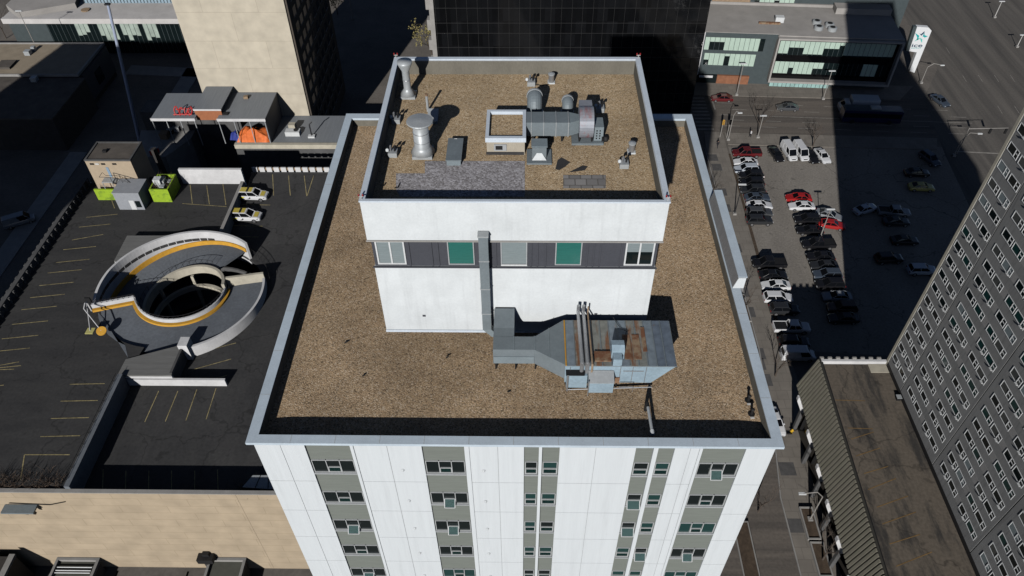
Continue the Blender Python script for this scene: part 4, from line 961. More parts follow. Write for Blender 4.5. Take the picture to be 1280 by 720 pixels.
# ------------------------------------------------------------------ rooftop annex and cream tower behind the garage
ZA = 11.0; yA = on_z(380,181,ZA).y; yT2 = on_z(400,145,ZA).y + .1
xa0 = on_y(190,180,yA).x - 3; xa1 = -26.0
annex = thing('annex_building', ((xa0+xa1)/2,yA,0), 'low annex with tin roofed rooms and a terracotta wall, below the cream tower', 'building')
xm = on_y(293,180,yA).x
MB().box(xm,xa1,yA,yT2-.05,-.2,ZA-.05).build('wall', M['concrete_dark'], annex)
MB().box(xm,xa1,yA+.5,yT2-.05,ZA-.048,ZA+.02).build('flat_roof', M['tin_roof'], annex)
MB().box(xm,xa1,yA-.25,yA+.48,ZA-.7,ZA+.15).build('parapet', M['concrete_beige'], annex)
zq = on_y(215,180,yA).z - .2
tq = on_z(203,196,ZA-.4); MB().prism([(on_z(176,185,ZA-.4).x,tq.y),(tq.x+.5,tq.y),(on_z(243,165,ZA-.4).x,yA+2.5),(on_z(243,165,ZA-.4).x,yA+5.1),(xa0-1,yA+5.1)],-.2,ZA-.4).build('terrace', M['concrete'], annex)
MB().box(xa0,xm-.02,yA+5.2,yT2-.1,-.2,ZA+3.4).build('rear_wall', M['concrete_dark'], annex)
yR = yA + .3
def room(fl,fr,by,bl,br,y_front,name):
    a = on_y(fl[0],fl[1],y_front); b = on_y(fr[0],fr[1],y_front); z = (a.z+b.z)/2
    k0 = on_z(bl,by,z); k1 = on_z(br,by,z)
    return a.x,b.x,z,min(k0.y,yT2-.3)
for nm,fl,fr,by,bl,br in (('tin_roof',(188,148.5),(243,148.5),116.5,207,248),('tin_roof',(271,149),(331,149),115.5,289,342)):
    xx0,xx1,z,yb_ = room(fl,fr,by,bl,br,yR,nm)
    MB().box(xx0,xx1,yR+.1,yb_,z-.18,z).build(nm, M['tin_roof'], annex)
    MB().box(xx0-.05,xx1+.05,yR-.05,yR+.098,z-.45,z+.06).build('fascia', M['concrete_white'], annex)
    po = MB()
    for i in range(4): x = xx0+.15+(xx1-xx0-.3)*i/3; po.tube((x,yR+.05,z-.45),(x,yR+.05,ZA-.4 if fl[0]<200 else ZA),.08,n=6)
    build_each(po,'porch_post', M['frame_grey'], annex)
    if fl[0] > 200:
        MB().box(xx1-.3,xx1-.02,yR+.1,yb_-.05,ZA+.02,z-.181).build('side_wall', M['band_grey'], annex)
        MB().box(xx0+.1,xx1-.31,yb_-.4,yb_-.06,ZA,z-.181).build('room_back', M['concrete_dark'], annex)
        tp = (xx0,xx1,z,yb_)
        p = on_z(308,123,z); MB().box(p.x-.4,p.x+.4,p.y-.3,p.y+.3,z+.002,z+.5).build('roof_vent', M['wood'], annex)
        p = on_z(282,143,z); MB().box(p.x-.5,p.x+.5,p.y-.3,p.y+.3,z+.002,z+.3).build('roof_vent', M['black'], annex)
    else: sgn = (xx0,xx1,z,yb_)
a = on_y(241,137,yR+1.2); b = on_y(276,137,yR+1.2); z = a.z; kb = on_z(275,105,z)
MB().box(a.x,b.x,yR+1.3,min(kb.y,yT2-.25),z-.2,z).build('tin_roof', M['tin_roof'], annex)
MB().box(a.x,b.x,yR+1.2,yR+1.298,z-.25,z+.05).build('fascia', M['concrete_white'], annex)
MB().box(a.x+.1,b.x-.1,yR+1.32,yR+1.6,z-2.2,z-.201).build('terracotta_wall', M['orange_wall'], annex)
# red channel letters seen from behind, unreadable from above
t = thing('red_roof_sign', (sgn[0]+6,yR+.5,sgn[2]), 'red metal roof sign of tangled letter shapes on the left tin roof', 'sign')
m = MB(); rr = random.Random(12); xx = sgn[0]+3.9
xe = sgn[1]-.6; k = 0
m.path([(xx,yR+.8,sgn[2]+.35),(xe,yR+.8,sgn[2]+.35)],.09,5)
m.path([(xx+.3,yR+1.7,sgn[2]+.8),(xe,yR+1.9,sgn[2]+.9)],.07,5)
m.build('rail', M['red'], t)
while xx < xe-.5:
    m = MB(); w = .7+rr.random()*.35; hgt = .8+.5*rr.random()
    pts = [(xx+w*.5+w*.45*math.cos(a_)*(1 if k%2 else .8), yR+1.0+.7*(.5+.5*math.sin(a_)), sgn[2]+.3+hgt*(.5+.5*math.sin(a_))) for a_ in [i*.55+k for i in range(9)]]
    m.path(pts,.10,5); m.tube((xx+w*.2,yR+.9,sgn[2]),(xx+w*.2,yR+1.7,sgn[2]+hgt),.07,n=5); m.build('letter_shape', M['red'], t); xx += w*1.02; k += 1
# tarpaulin heap under the right porch
a = on_z(296,179,ZA+.1); b = on_z(337,181,ZA+.1)
def heap(x0,x1,y0,y1,h,seed,nx=14,ny=9,zb=ZA+.03):
    r = random.Random(seed); vs = []; fs = []
    for j in range(ny+1):
        for i in range(nx+1):
            u,v = i/nx,j/ny; e = (math.sin(PI*u)**.45)*(math.sin(PI*min(1,v*.55+.45))**.5 if v<1 else 0)
            if i in (0,nx) or j == 0: e = 0
            vs.append((x0+(x1-x0)*u+r.uniform(-.12,.12), y0+(y1-y0)*v+r.uniform(-.1,.1), zb+h*e*(.75+.25*math.sin(u*9+seed)*math.cos(v*5))+r.uniform(0,.12)))
    for j in range(ny):
        for i in range(nx): q = j*(nx+1)+i; fs.append((q,q+1,q+nx+2,q+nx+1))
    o = len(vs); vs += [(v[0],v[1],zb-.02) for v in vs[:0]]
    return MB().add(vs,fs)
t = tag(heap(a.x,b.x,yA+.5,yA+4.6,2.9,3).build('tarpaulin_heap', M['tarp'], origin=(a.x,yA+1,ZA)), 'orange tarpaulin draped over a heap under the tin porch roof', 'tarpaulin')
t = tag(heap(a.x-1.5,a.x+.3,yA+1.2,yA+3.4,1.9,5,6,5).build('tarpaulin_heap', M['tarp_blue'], origin=(a.x-1,yA+1,ZA)), 'blue tarpaulin bundle beside the orange tarpaulin heap', 'tarpaulin')
# things on the terrace and the flat roof
ZTe = ZA-.4
for px,py_,w,m_,lab in ((207,172,1.3,'wood','brown wooden crate on the terrace under the left tin roof'),(214,166,1.0,'black','dark crate on the terrace beside the brown crate'),(222,163,1.1,'concrete_white','white cabinet standing on the terrace'),(194,192,1.2,'red','red machine at the terrace edge beside the dark post')):
    p = on_z(px,py_,ZTe); t = thing('terrace_crate', p, lab, 'crate', 'clutter on the terrace')
    MB().box(p.x-w/2,p.x+w/2,p.y-w/2,p.y+w/2,ZTe,ZTe+w*.8).build('box', M[m_], t); MB().box(p.x-w/2-.04,p.x+w/2+.04,p.y-w/2-.04,p.y+w/2+.04,ZTe+w*.8,ZTe+w*.8+.1).build('lid', M['galv' if m_!='wood' else 'wood'], t)
p = on_z(367,168,ZA); t = thing('roof_unit', p, 'white rooftop unit on the flat grey annex roof', 'air unit')
MB().box(p.x-1.3,p.x+1.3,p.y-.7,p.y+.6,ZA,ZA+.9).build('cabinet', M['frame_white'], t); MB().box(p.x-.9,p.x+.3,p.y+.7,p.y+1.7,ZA,ZA+1.5).build('fan_box', M['concrete_beige'], t); MB().tube((p.x+.6,p.y,ZA+.9),(p.x+.6,p.y,ZA+1.1),.4,n=14).build('fan', M['black'], t)
p = on_z(390,171,ZA); t = thing('roof_chimney', p, 'thin bent flue pipe with white base on the flat grey annex roof', 'flue')
MB().path([p,p+Vector((0,0,2.6)),p+Vector((.5,.3,3.0))],.12,8).build('pipe', M['pole_dark'], t); MB().box(p.x-.6,p.x+.6,p.y-.5,p.y+.3,ZA,ZA+.35).build('base', M['frame_white'], t)
p = on_z(190,180,0); b = Vector((on_y(200,200,yA-4.6).x,yA-4.6,0))
t = tag(MB().tube((b.x,b.y,0),(b.x-.6,b.y+.4,ZA+2),.55,n=10).build('dark_column', M['dark_wall'], origin=b), 'thick dark post rising in front of the annex terrace', 'post')
# cream tower
tx0 = on_y(252,113,yT2).x; tx1 = on_y(386.5,142,yT2).x; tyb = on_x(430,112,tx1).y
ct = thing('cream_tower', ((tx0+tx1)/2,yT2,0), 'tall windowless cream tower with a dark windowed side, behind the garage', 'tower')
MB().box(tx0,tx1,yT2,tyb,-.2,62).build('wall', M['tan_plain'], ct)
MB().box(tx1+.002,tx1+.35,yT2+.35,tyb,-.1,61.9).build('side_wall', mat('brown brick side', (.10,.085,.07), .85), ct)
ws = MB(); ff = MB(); ny = 8; dy = (tyb-yT2-3.5)/ny
for i in range(ny):
    for k in range(20):
        y = yT2+2.6+i*dy; z = 3+k*2.9
        if z > 60: continue
        ws.box(tx1+.34,tx1+.37,y,y+dy*.6,z,z+1.6); ff.box(tx1+.345,tx1+.42,y-.06,y+dy*.6+.06,z-.14,z-.01)
o = ws.build('side_window', M['glass_dark'], ct); o['kind'] = 'stuff'
o = ff.build('window_sill', M['concrete'], ct); o['kind'] = 'stuff'
# leaning mast
b = on_z(177,186,0); tp = on_y(135,6,b.y)
t = thing('tall_mast', (b.x,b.y,0), 'very tall slim blue grey mast rising behind the tan stair house', 'mast')
MB().tube((b.x,b.y,0),tp,.40,.24,n=10).build('pole', M['mast'], t); MB().box(tp.x-.5,tp.x+.4,tp.y-.3,tp.y+.3,tp.z,tp.z+.25).build('lamp_head', M['pole_dark'], t)
MB().tube((b.x,b.y,0),(b.x,b.y,1),.5,n=10).build('base', M['concrete'], t)
# ------------------------------------------------------------------ black glass tower behind
gx0, gx1, gy = -18.2, 35.6, 141.0
t = thing('black_glass_tower', (8,gy,0), 'black glass office tower with thin grid lines, directly behind the white tower', 'tower')
MB().box(gx0+.6,gx1,gy,gy+38,-.2,64).build('curtain_wall', M['curtain_black'], t)
m = MB(); x = -17.3
while x < gx1: m.box(x-.022,x+.022,gy-.05,gy-.003,0,63.9); x += 2.04
z = 2.7
while z < 62:
    m.box(gx0+.7,gx1-.05,gy-.045,gy-.004,z-.03,z+.03); m.box(gx0+.7,gx1-.05,gy-.045,gy-.004,z+2.08,z+2.14); z += 5.15
m.build('mullion_grid', mat('dull metal mullion', (.035,.035,.035), .5), t)
q = MB()
for k in range(30):
    z = k*2.1; q.box(gx0-.9 if k%2 else gx0-.3,gx0+.62,gy-.25,gy+1.6,z,z+2.1)
q.build('white_quoin', M['concrete'], t)

# ------------------------------------------------------------------ low office block on the upper right
o = Vector((38.6,153.4,0)); ANG = math.radians(-4.2)
t = thing('low_office_block', o, 'low two winged office block with pale grey roof and rows of mint blinds, top right', 'building', rz=ANG)
class LB(MB):        # helper in the block's own axes
    def bx(s,x0,x1,y0,y1,z0,z1): return s.box(o.x+x0,o.x+x1,o.y+y0,o.y+y1,z0,z1)
W1, W2 = 15.6, 41.6
LB().bx(0,W2,.5,13.5,-.1,12.0).build('core', M['clad_dark'], t)
LB().bx(0,W1,0,.49,11.15,12.2).build('parapet_band', M['clad_dark'], t)
LB().bx(-.1,W1+.1,-.02,13.6,12.202,12.3).build('roof', M['grey_roof'], t)
LB().bx(W1+.11,W2,-.4,13.6,12.0,12.22).build('roof', M['grey_roof'], t)
LB().bx(-.15,W2+.15,13.4,13.9,12.31,12.9).build('roof_kerb', M['grey_roof'], t)
fr = LB(); fr.bx(W1,W1+.35,-1.2,.4,1.5,11.9); fr.bx(W2-.4,W2,-1.2,.4,1.5,11.9); fr.bx(W1+.36,W2-.41,-1.2,.4,1.5,1.95); fr.bx(W1+.36,W2-.41,-1.2,.4,11.55,11.9)
fr.build('box_frame', M['grey_roof'], t)
LB().bx(W1+.36,W2-.41,.1,.49,1.96,11.54).build('spandrel', M['glass_black'], t)
LB().bx(.3,W1-.1,.2,.49,2.3,11.14).build('spandrel', M['clad_dark'], t)
LB().bx(-.25,.28,-.1,.49,2.2,12.2).build('corner_fin', M['concrete_white'], t)
rr = random.Random(21)
def strip(xa,xb,za,zb,y,full,name='window_row'):
    n = int((xb-xa)/1.02); w = (xb-xa)/n; bl = LB(); gl = LB(); mu = LB()
    for i in range(n):
        x = xa+i*w; f = full(i/n)
        d = za+(zb-za)*(1-f) if f < 1 else za
        if f > .05: bl.bx(x+.04,x+w-.04,y-.035,y-.022,d,zb)
        mu.bx(x-.03,x+.03,y-.06,y-.0365,za,zb)
    gl.bx(xa,xb,y-.02,y-.004,za,zb)
    g_ = gl.build(name, M['glass_dark'], t); build_each(bl,'blind', M['mint'], g_); build_each(mu,'mullion', M['clad_dark'], g_)
strip(.5,13.2,8.1,11.0,.2,lambda s: .35 if .08<s<.32 else (0.6 if .5<s<.57 else (1 if s<.9 else 0)))
strip(.9,12.0,4.5,7.3,.2,lambda s: .55 if s<.1 else (.2 if .32<s<.5 else 1))
strip(W1+.8,W2-1.0,7.6,10.8,.1,lambda s: .9 if (s<.06 or .2<s<.38 or s>.56) else (.45 if s<.5 else .2))
strip(W1+.8,W2-1.2,3.2,6.0,.1,lambda s: 1 if (s<.1 or .17<s<.32) else (.5 if s<.42 else (0 if s<.78 else (1 if s<.9 else 0))))
sh_ = LB(); sh_.bx(W1+.6,W1+13.5,-.35,.48,.15,1.4); sh_.build('shop_window', M['mint2'], t)
mu = LB()
for i in range(15): mu.bx(W1+.6+i*.92,W1+.68+i*.92,-.40,-.352,.1,1.48)
mu.build('shop_mullion', M['clad_dark'], t)
LB().bx(4.6,11.6,.0,.48,.1,2.1).build('shopfront', M['brick_orange'], t)
s2 = LB(); s2.bx(.3,4.5,.1,.48,.1,2.1); s2.build('shopfront', M['glass_dark'], t)
LB().bx(.6,3.6,-.08,.09,1.5,2.0).build('shop_fascia', M['concrete_white'], t)
for x,y in ((24.5,5.6),(27.0,4.5),(24.4,3.0),(27.2,2.7)):
    f = MB(); f.lathe((o.x+x,o.y+y,12.22),[(.95,0),(.95,.7),(.75,.8)],18); f.build('roof_fan', M['galv'], t)
    MB().tube((o.x+x,o.y+y,13.03),(o.x+x,o.y+y,13.06),.55,n=16).build('fan_opening', M['black'], t)
LB().bx(15.6,17.4,5.2,6.5,12.3,13.5).build('roof_unit', M['frame_white'], t); LB().bx(12.0,16.6,4.3,4.9,12.32,12.7).build('duct', M['rust'], t)
# upper storey
up_ = LB(); up_.bx(-1,W2+4,13.95,40,-.1,19.5); up_.build('upper_storey', M['clad_dark'], t)
rr2 = LB(); rr2.bx(2.8,11.2,13.6,13.92,12.5,15.6); rr2.build('terrace_rail', M['wood'], t)
strip(12.2,21.0,12.6,16.6,13.9,lambda s: .92 if int(s*9)%4 else .8)
LB().bx(29.5,41.4,10.5,13.3,12.25,13.6).build('penthouse', M['grey_roof'], t)
# ------------------------------------------------------------------ pylon sign
b = on_z(1140,91,0); yv = b.y
def pv(px,py_): return on_y(px,py_,yv)
t = thing('pylon_sign', b, 'tall white pylon sign with a teal star and the word ice, beside the wide avenue', 'sign')
pts = [pv(1136.5,64),pv(1146.5,33.5),pv(1161,34.5),pv(1164.5,38.5),pv(1143,91),pv(1137,89),pv(1146,65.5)]
t2 = MB().extrude(pts,(0,1.0,0)); t2.build('panel', M['sign_white'], t)
MB().extrude([p+Vector((-.75,.1,.0)) for p in pts[:2]]+[pts[1]+Vector((-.02,.1,0)),pts[0]+Vector((-.02,.1,0))],(0,.8,0)).build('dark_edge', M['clad_dark'], t)
# star mark
ex = (pv(1161,34.5)-pv(1146.5,33.5)).normalized(); ez = (pv(1146.5,33.5)-pv(1136.5,64)).normalized()
def SP(px,py_): p = pv(px,py_); return Vector((p.x,yv-.03,p.z))
def zs(x,y): return SP(1120+x/9,20+y/9)
def shape(pts,m,nm): MB().extrude([zs(*p) for p in pts],(0,.028,0)).build(nm, m, t)
shape([(215,190),(262,222),(248,262),(232,272),(238,238)],M['sign_teal'],'star_ray')
shape([(205,285),(232,262),(268,245),(262,262)],M['sign_mint'],'star_ray')
shape([(268,245),(282,290),(292,300),(296,262),(283,252)],M['sign_mint'],'star_ray')
shape([(310,205),(322,190),(320,215),(358,228),(318,245),(322,238),(300,230)],M['sign_teal'],'star_ray')
shape([(262,195),(280,205),(322,170),(318,192),(284,222)],M['sign_navy'],'star_check')
def text(body, a, b, m, nm, hgt):
    cu = bpy.data.curves.new(nm,'FONT'); cu.body = body; cu.extrude = .012; cu.size = 1; cu.offset = .012
    tmp = bpy.data.objects.new('tmp',cu); col.objects.link(tmp); dg = bpy.context.evaluated_depsgraph_get(); dg.update()
    me = bpy.data.meshes.new_from_object(tmp.evaluated_get(dg)); bpy.data.objects.remove(tmp)
    xs = [v.co.x for v in me.vertices]; zz = [v.co.y for v in me.vertices]; w = max(xs)-min(xs); h = max(zz)-min(zz)
    d = b-a; u = ez
    for v in me.vertices:
        p = a + d*((v.co.x-min(xs))/w) + u*(hgt*(v.co.y-min(zz))/h); v.co = Vector((p.x, yv-.02-v.co.z, p.z)) - Vector(t.location)
    ob = bpy.data.objects.new(nm,me); col.objects.link(ob); me.materials.clear(); me.materials.append(m); ob.parent = t
text('ice', zs(172,350), zs(292,350), M['sign_navy'], 'lettering', (zs(190,312)-zs(176,350)).length)
text('DISTRICT', zs(172,366), zs(280,366), M['sign_teal'], 'lettering', .22)

# ------------------------------------------------------------------ grey residential tower and its podium garage
gtx, gty = 47.0, 62.15; GT = 64.0
gt = thing('grey_tower', (58,40,0), 'tall grey concrete tower with rows of white framed sliding windows, on the right', 'tower')
MB().box(gtx+.3,57.5,-8,gty-.3,-.2,GT-.1).build('core', M['tower_grey'], gt)
js = [62.15,57.6,47.1,36.6,26.1,15.6,5.1,-5.4]
pn = MB()
for a,b in zip(js[:-1],js[1:]): pn.box(gtx,gtx+.29,b+.07,a-.07,12.9,GT)
pn.build('facade_panel', M['tower_grey'], gt)
MB().box(gtx-.05,57.5,gty,gty+.35,-.1,GT+.1).build('end_wall', M['tower_grey'], gt)
MB().box(57.502,62.5,-8,gty,-.1,45.5).build('side_wing', M['tower_grey'], gt)
MB().box(62.502,66.2,-8,gty,-.1,41).build('side_wing', M['tower_grey'], gt)
MB().box(66.202,70.3,-8,gty-.01,-.1,35).build('side_wing', M['tower_grey'], gt)
MB().box(gtx-.08,gtx+.25,gty+.003,gty+.42,12.4,GT+.2).build('corner_trim', M['concrete_beige'], gt)
MB().box(gtx-.06,gtx+.28,-8,gty,12.32,12.88).build('base_band', M['black'], gt)
jn = MB()
for y in js[1:]: jn.box(gtx+.1,gtx+.28,y-.07,y+.07,12.9,GT)
jn.build('movement_joint', M['black'], gt)
wins = []
z0 = 29.06-2.11*7
for k in range(23):
    zb_ = z0+2.11*k
    if zb_ > GT-2: break
    bays = [((61.95,60.02),(59.67,57.80))]
    for s in (0,10.5,21,31.5): bays.append(((56.6-s,54.75-s),(54.5-s,52.65-s),(51.55-s,49.85-s),(49.65-s,47.72-s)))
    for bi,bay in enumerate(bays):
        for wi,(a,b) in enumerate(bay):
            wins.append((a,b,zb_,bi,wi))
def pix(p):
    v = Vector(p)-Vector((0,0,CAM_H)); d = v.dot(CD); return 640+FOCAL*v.dot(CR)/d, 360-FOCAL*v.dot(CU)/d, d
vis = []; hid = []
for w in wins:
    x,y,d = pix((gtx,(w[0]+w[1])/2,w[2]+.4))
    (vis if (d>0 and -10<x<1290 and -10<y<730) else hid).append((d,w))
vis.sort(key=lambda q: q[0]); rest = [w for d,w in vis[100:]] + [w for d,w in hid]
rw = random.Random(9)
def gwin(w, pane, frame, sash):
    a,b,z,bi,wi = w; x = gtx-.012; h = .94; t_ = .06; long_first = (bi==1 and wi in(0,)) or rw.random()<.5
    s = b+.62
    pane.box(x,gtx-.001,b+.03,a-.03,z+.03,z+h-.03)
    for yy in (a-t_,b): frame.box(x-.05,x,yy,yy+t_,z,z+h)
    frame.box(x-.048,x,b+t_,a-t_,z,z+t_); frame.box(x-.048,x,b+t_,a-t_,z+h-t_,z+h)
    sash.box(x-.046,x,s-.04,s+.03,z+t_,z+h-t_); sash.box(x-.044,x,b+t_,s-.04,z+h*.52,z+h*.52+.06)
    if rw.random()<.25: sash.extrude([(x-.04,b+.1,z+.1),(x-.04,s-.1,z+.1),(x-.28,s-.1,z+.16),(x-.28,b+.1,z+.16)],(0,0,.05))
for d,w in vis[:100]:
    p,f,s = MB(),MB(),MB(); gwin(w,p,f,s)
    win = p.build('window', M[rw.choice(['glass_teal','glass_dark','glass_dark','glass_dark','blind_grey','glass_dark','blind_mid'])], gt)
    f.build('frame', M['frame_white'], win); s.build('sash', M['frame_white'], win)
p,f,s = MB(),MB(),MB()
for w in rest: gwin(w,p,f,s)
o1 = p.build('far_windows', M['glass_dark'], gt); o1['kind'] = 'stuff'; f.build('frame', M['frame_white'], o1); s.build('sash', M['frame_white'], o1)
ip = MB()
for k in range(23):
    zb_ = z0+2.11*k
    if zb_ > GT-2: break
    for s_ in (0,10.5,21): ip.box(gtx-.01,gtx-.001,51.62-s_,52.58-s_,zb_,zb_+.94)
build_each(ip,'infill_panel', M['tower_pale'], gt)

pod = thing('podium_garage', (42,40,0), 'podium garage with stained deck and olive ribbed screen, below the grey tower', 'parking garage')
PZ = 12.3
MB().box(38.9,46.94,-20,62.2,-.1,PZ-.3).build('body', M['concrete_dark'], pod)
MB().prism([(38.25,62.25),(46.93,62.3),(46.93,-20),(35.4,-20)],PZ-.29,PZ).build('roof_deck', M['podium_deck'], pod)
MB().box(38.2,46.9,62.3,62.65,PZ-1.5,PZ+.55).build('back_parapet', M['concrete_white'], pod)
rbk = MB(); x = 38.4
while x < 46.7: rbk.box(x,x+.5,62.66,62.9,PZ-1.5,PZ+.75); x += 1.05
rbk.build('parapet_rib', M['concrete'], pod)
MB().box(44.6,46.9,60.9,62.28,PZ+.003,PZ+.06).build('pale_slab', M['concrete_beige'], pod)
def sx(y): return 38.25-(62.25-y)*.0345
def slx(y): return 36.85-(62.25-y)*.028
sc_ = MB(); sc_.add([(sx(62.6)-.05,62.6,PZ+.75),(sx(-20)-.05,-20,PZ+.75),(slx(-20),-20,7.6),(slx(62.6),62.6,7.6),(sx(62.6)+.2,62.6,PZ+.75),(sx(-20)+.2,-20,PZ+.75),(slx(-20)+.5,-20,7.6),(slx(62.6)+.5,62.6,7.6)],[(0,1,2,3),(4,7,6,5),(0,4,5,1),(3,2,6,7),(0,3,7,4)])
sc_.build('sloping_screen', mat('olive screen backing', (.05,.048,.04), .7), pod)
rb_ = MB(); y = 62.4
while y > -5:
    a = Vector((sx(y)-.07,y,PZ+.74)); b = Vector((slx(y)-.03,y,7.62)); rb_.extrude([a,a+Vector((-.16,0,.03)),b+Vector((-.16,0,.03)),b],(0,-.36,0)); y -= .58
rb_.build('screen_rib', M['olive_metal'], pod)
MB().prism([(sx(62.6)+.21,62.2),(sx(-20)+.21,-20),(sx(-20)+.45,-20),(sx(62.6)+.45,62.2)],PZ+.003,PZ+.5).build('inner_kerb', M['black'], pod)
for y in (60.6,55.2,50.2,45.4,40.8,36.2,31.6):
    MB().extrude([(slx(y)-.34,y-.3,7.58),(slx(y)+1.3,y-.3,7.58),(slx(y)+1.3,y-.3,4.2),(slx(y)+.9,y-.3,4.2),(slx(y)-.34,y-.3,6.9)],(0,.5,0)).build('bracket', M['concrete_white'], pod)
    MB().box(slx(y)+.8,slx(y)+1.28,y-.22,y+.22,0,4.19).build('column', M['concrete_dark'], pod)
MB().box(38.3,38.88,-20,62,0,7.6).build('storefront', M['glass_black'], pod)
sl2 = MB()
for p_,q_ in (((1044,500),(1081,501)),((1060,535),(1091,536)),((1064,549),(1092,540)),((1070,570),(1100,560)),((1080,592),(1110,583)),((1085,612),(1120,598)),((1096,634),(1135,620)),((1103,655),(1145,640)),((1112,680),(1150,668)),((1120,708),(1165,690))):
    a, b = on_z(*p_,PZ+.012), on_z(*q_,PZ+.012); d = (b-a).normalized(); n = Vector((-d.y,d.x,0))*.05; sl2.quad(a+n,b+n,b-n,a-n)
build_each(sl2,'stall_line', mat('faint orange paint', (.24,.15,.06), .9, var=.3, scale=2), pod)
for px,py_,lab in ((1122,499,'dark roof vent on the podium deck beside the grey tower'),):
    p_ = on_z(px,py_,PZ); t = thing('deck_vent', p_, lab, 'vent'); MB().box(p_.x-.25,p_.x+.25,p_.y-.25,p_.y+.25,PZ,PZ+.5).build('body', M['black'], t); MB().box(p_.x-.3,p_.x+.3,p_.y-.3,p_.y+.3,PZ+.502,PZ+.56).build('cap', M['galv'], t)

# ------------------------------------------------------------------ buildings on the upper left
c = [on_z(-60,52,8),on_z(70,57,8),on_z(114,62,8),on_z(95,93,8),on_z(24,93,8)]
t = thing('tan_roof_block', (-108,150,0), 'low dark brick block with a half shaded tan gravel roof, left edge', 'building')
MB().box(-150,-94.2,142.7,156.6,-.1,7.7).build('wall', M['dark_wall'], t); MB().ring((-150.1,-94.1,142.6,156.7),(-149.8,-94.5,142.9,156.3),7.6,8.1).build('parapet', M['concrete'], t)
MB().sheet([(-149.8,142.9),(-94.4,142.9),(-94.4,156.4),(-149.8,156.4)],7.85).build('roof', M['tan_roof'], t)
for px,py_,w in ((36,68,1.2),(43,63,.8),(8,82,3.2)):
    p = on_z(px,py_,7.85); MB().box(p.x-w/2,p.x+w/2,p.y-w/2,p.y+w/2,7.85,8.3+.5*(w<2)).build('roof_unit', M['galv'] if w<2 else M['dark_roof'], t)
MB().box(-94.19,-93.9,143.5,156.5,1.2,7.3).build('side_siding', M['band_grey'], t); MB().box(-93.89,-93.8,148,151,2.5,5.5).build('side_window', M['glass_dark'], t)
t = thing('dark_roof_block', (-105,134,0), 'low dark block with a tar roof in front of the tan roofed block, left edge', 'building')
MB().box(-150,-92.8,126.8,142.3,-.1,7.2).build('wall', M['dark_wall'], t); MB().box(-150.1,-92.7,126.7,142.4,7.202,7.5).build('roof', M['dark_roof'], t)
p = on_z(44,101,7.5); MB().box(p.x-.6,p.x+.6,p.y-.6,p.y+.6,7.502,8.4).build('roof_unit', M['galv'], t)
t = thing('shaded_tower', (-107,34,0), 'tall dark office tower beyond the left edge, its shadow over the side street', 'tower')
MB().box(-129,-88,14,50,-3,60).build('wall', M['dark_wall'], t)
fl_ = MB()
for k in range(19): fl_.box(-87.99,-87.8,14.5,49.5,1+k*3.1,2.5+k*3.1)
build_each(fl_,'window_band', M['glass_dark'], t); MB().box(-129.2,-87.7,13.8,50.2,60.002,60.6).build('roof', M['dark_roof'], t)
# glass pavilion far top left
t = thing('glass_pavilion', (-104,167,0), 'low glazed building with a pale flat roof and painted sunlit panes, top left corner', 'building')
gy2 = 166.6
MB().box(-121,-76,gy2+.3,186,-.1,8.6).build('core', M['clad_dark'], t)
MB().box(-121.5,-75.5,gy2-.8,gy2+.29,8.0,9.2).build('fascia', M['white_roof'], t); MB().box(-121.5,-75.5,gy2+.291,186,8.61,9.1).build('roof', M['white_roof'], t)
MB().box(-112,-76.5,gy2,gy2+.28,.3,7.95).build('glazing', M['glass_dark'], t)
rr = random.Random(31); bp_ = MB(); mm = MB()
for i in range(33):
    x = -111.8+i*1.07; mm.box(x-.04,x+.04,gy2-.06,gy2-.003,.3,7.95)
    if 5<i<24 and i not in (9,10,15,20):
        zz = 3.2+rr.random()*2.2+(1.5 if i<9 else 0); bp_.box(x+.06,x+1.01,gy2-.03,gy2-.004,zz,7.8)
build_each(bp_,'sunlit_pane', mat('glass with painted sunlight', (.42,.50,.44), .3, var=.25, scale=.4), t); build_each(mm,'mullion', M['clad_dark'], t)  # sunlight on the upper glazing is painted as pale panes
p0 = on_z(106,4,9.1); MB().box(p0.x,p0.x+32,p0.y,p0.y+14,9.101,14).build('upper_storey', M['unit_blue'], t)
rb2 = MB()
for i in range(40): rb2.box(p0.x+i*.8,p0.x+i*.8+.12,p0.y-.12,p0.y-.003,9.2,13.9)
build_each(rb2,'rib', M['clad_dark'], t)
p1 = on_z(22,-8,9.1); MB().prism([(-122,170.5),(-117.5,166.4),(-106,171.4),(-108,180),(-122,180)],9.102,10.4).build('roof_deck', M['grey_roof'], t)
for px,py_ in ((73,12),(107,13)):
    p = on_z(px,py_,9.1); MB().tube(p+Vector((0,0,.003)),p+Vector((0,0,.25)),1.0,n=14).build('roof_drain', M['wood'], t)

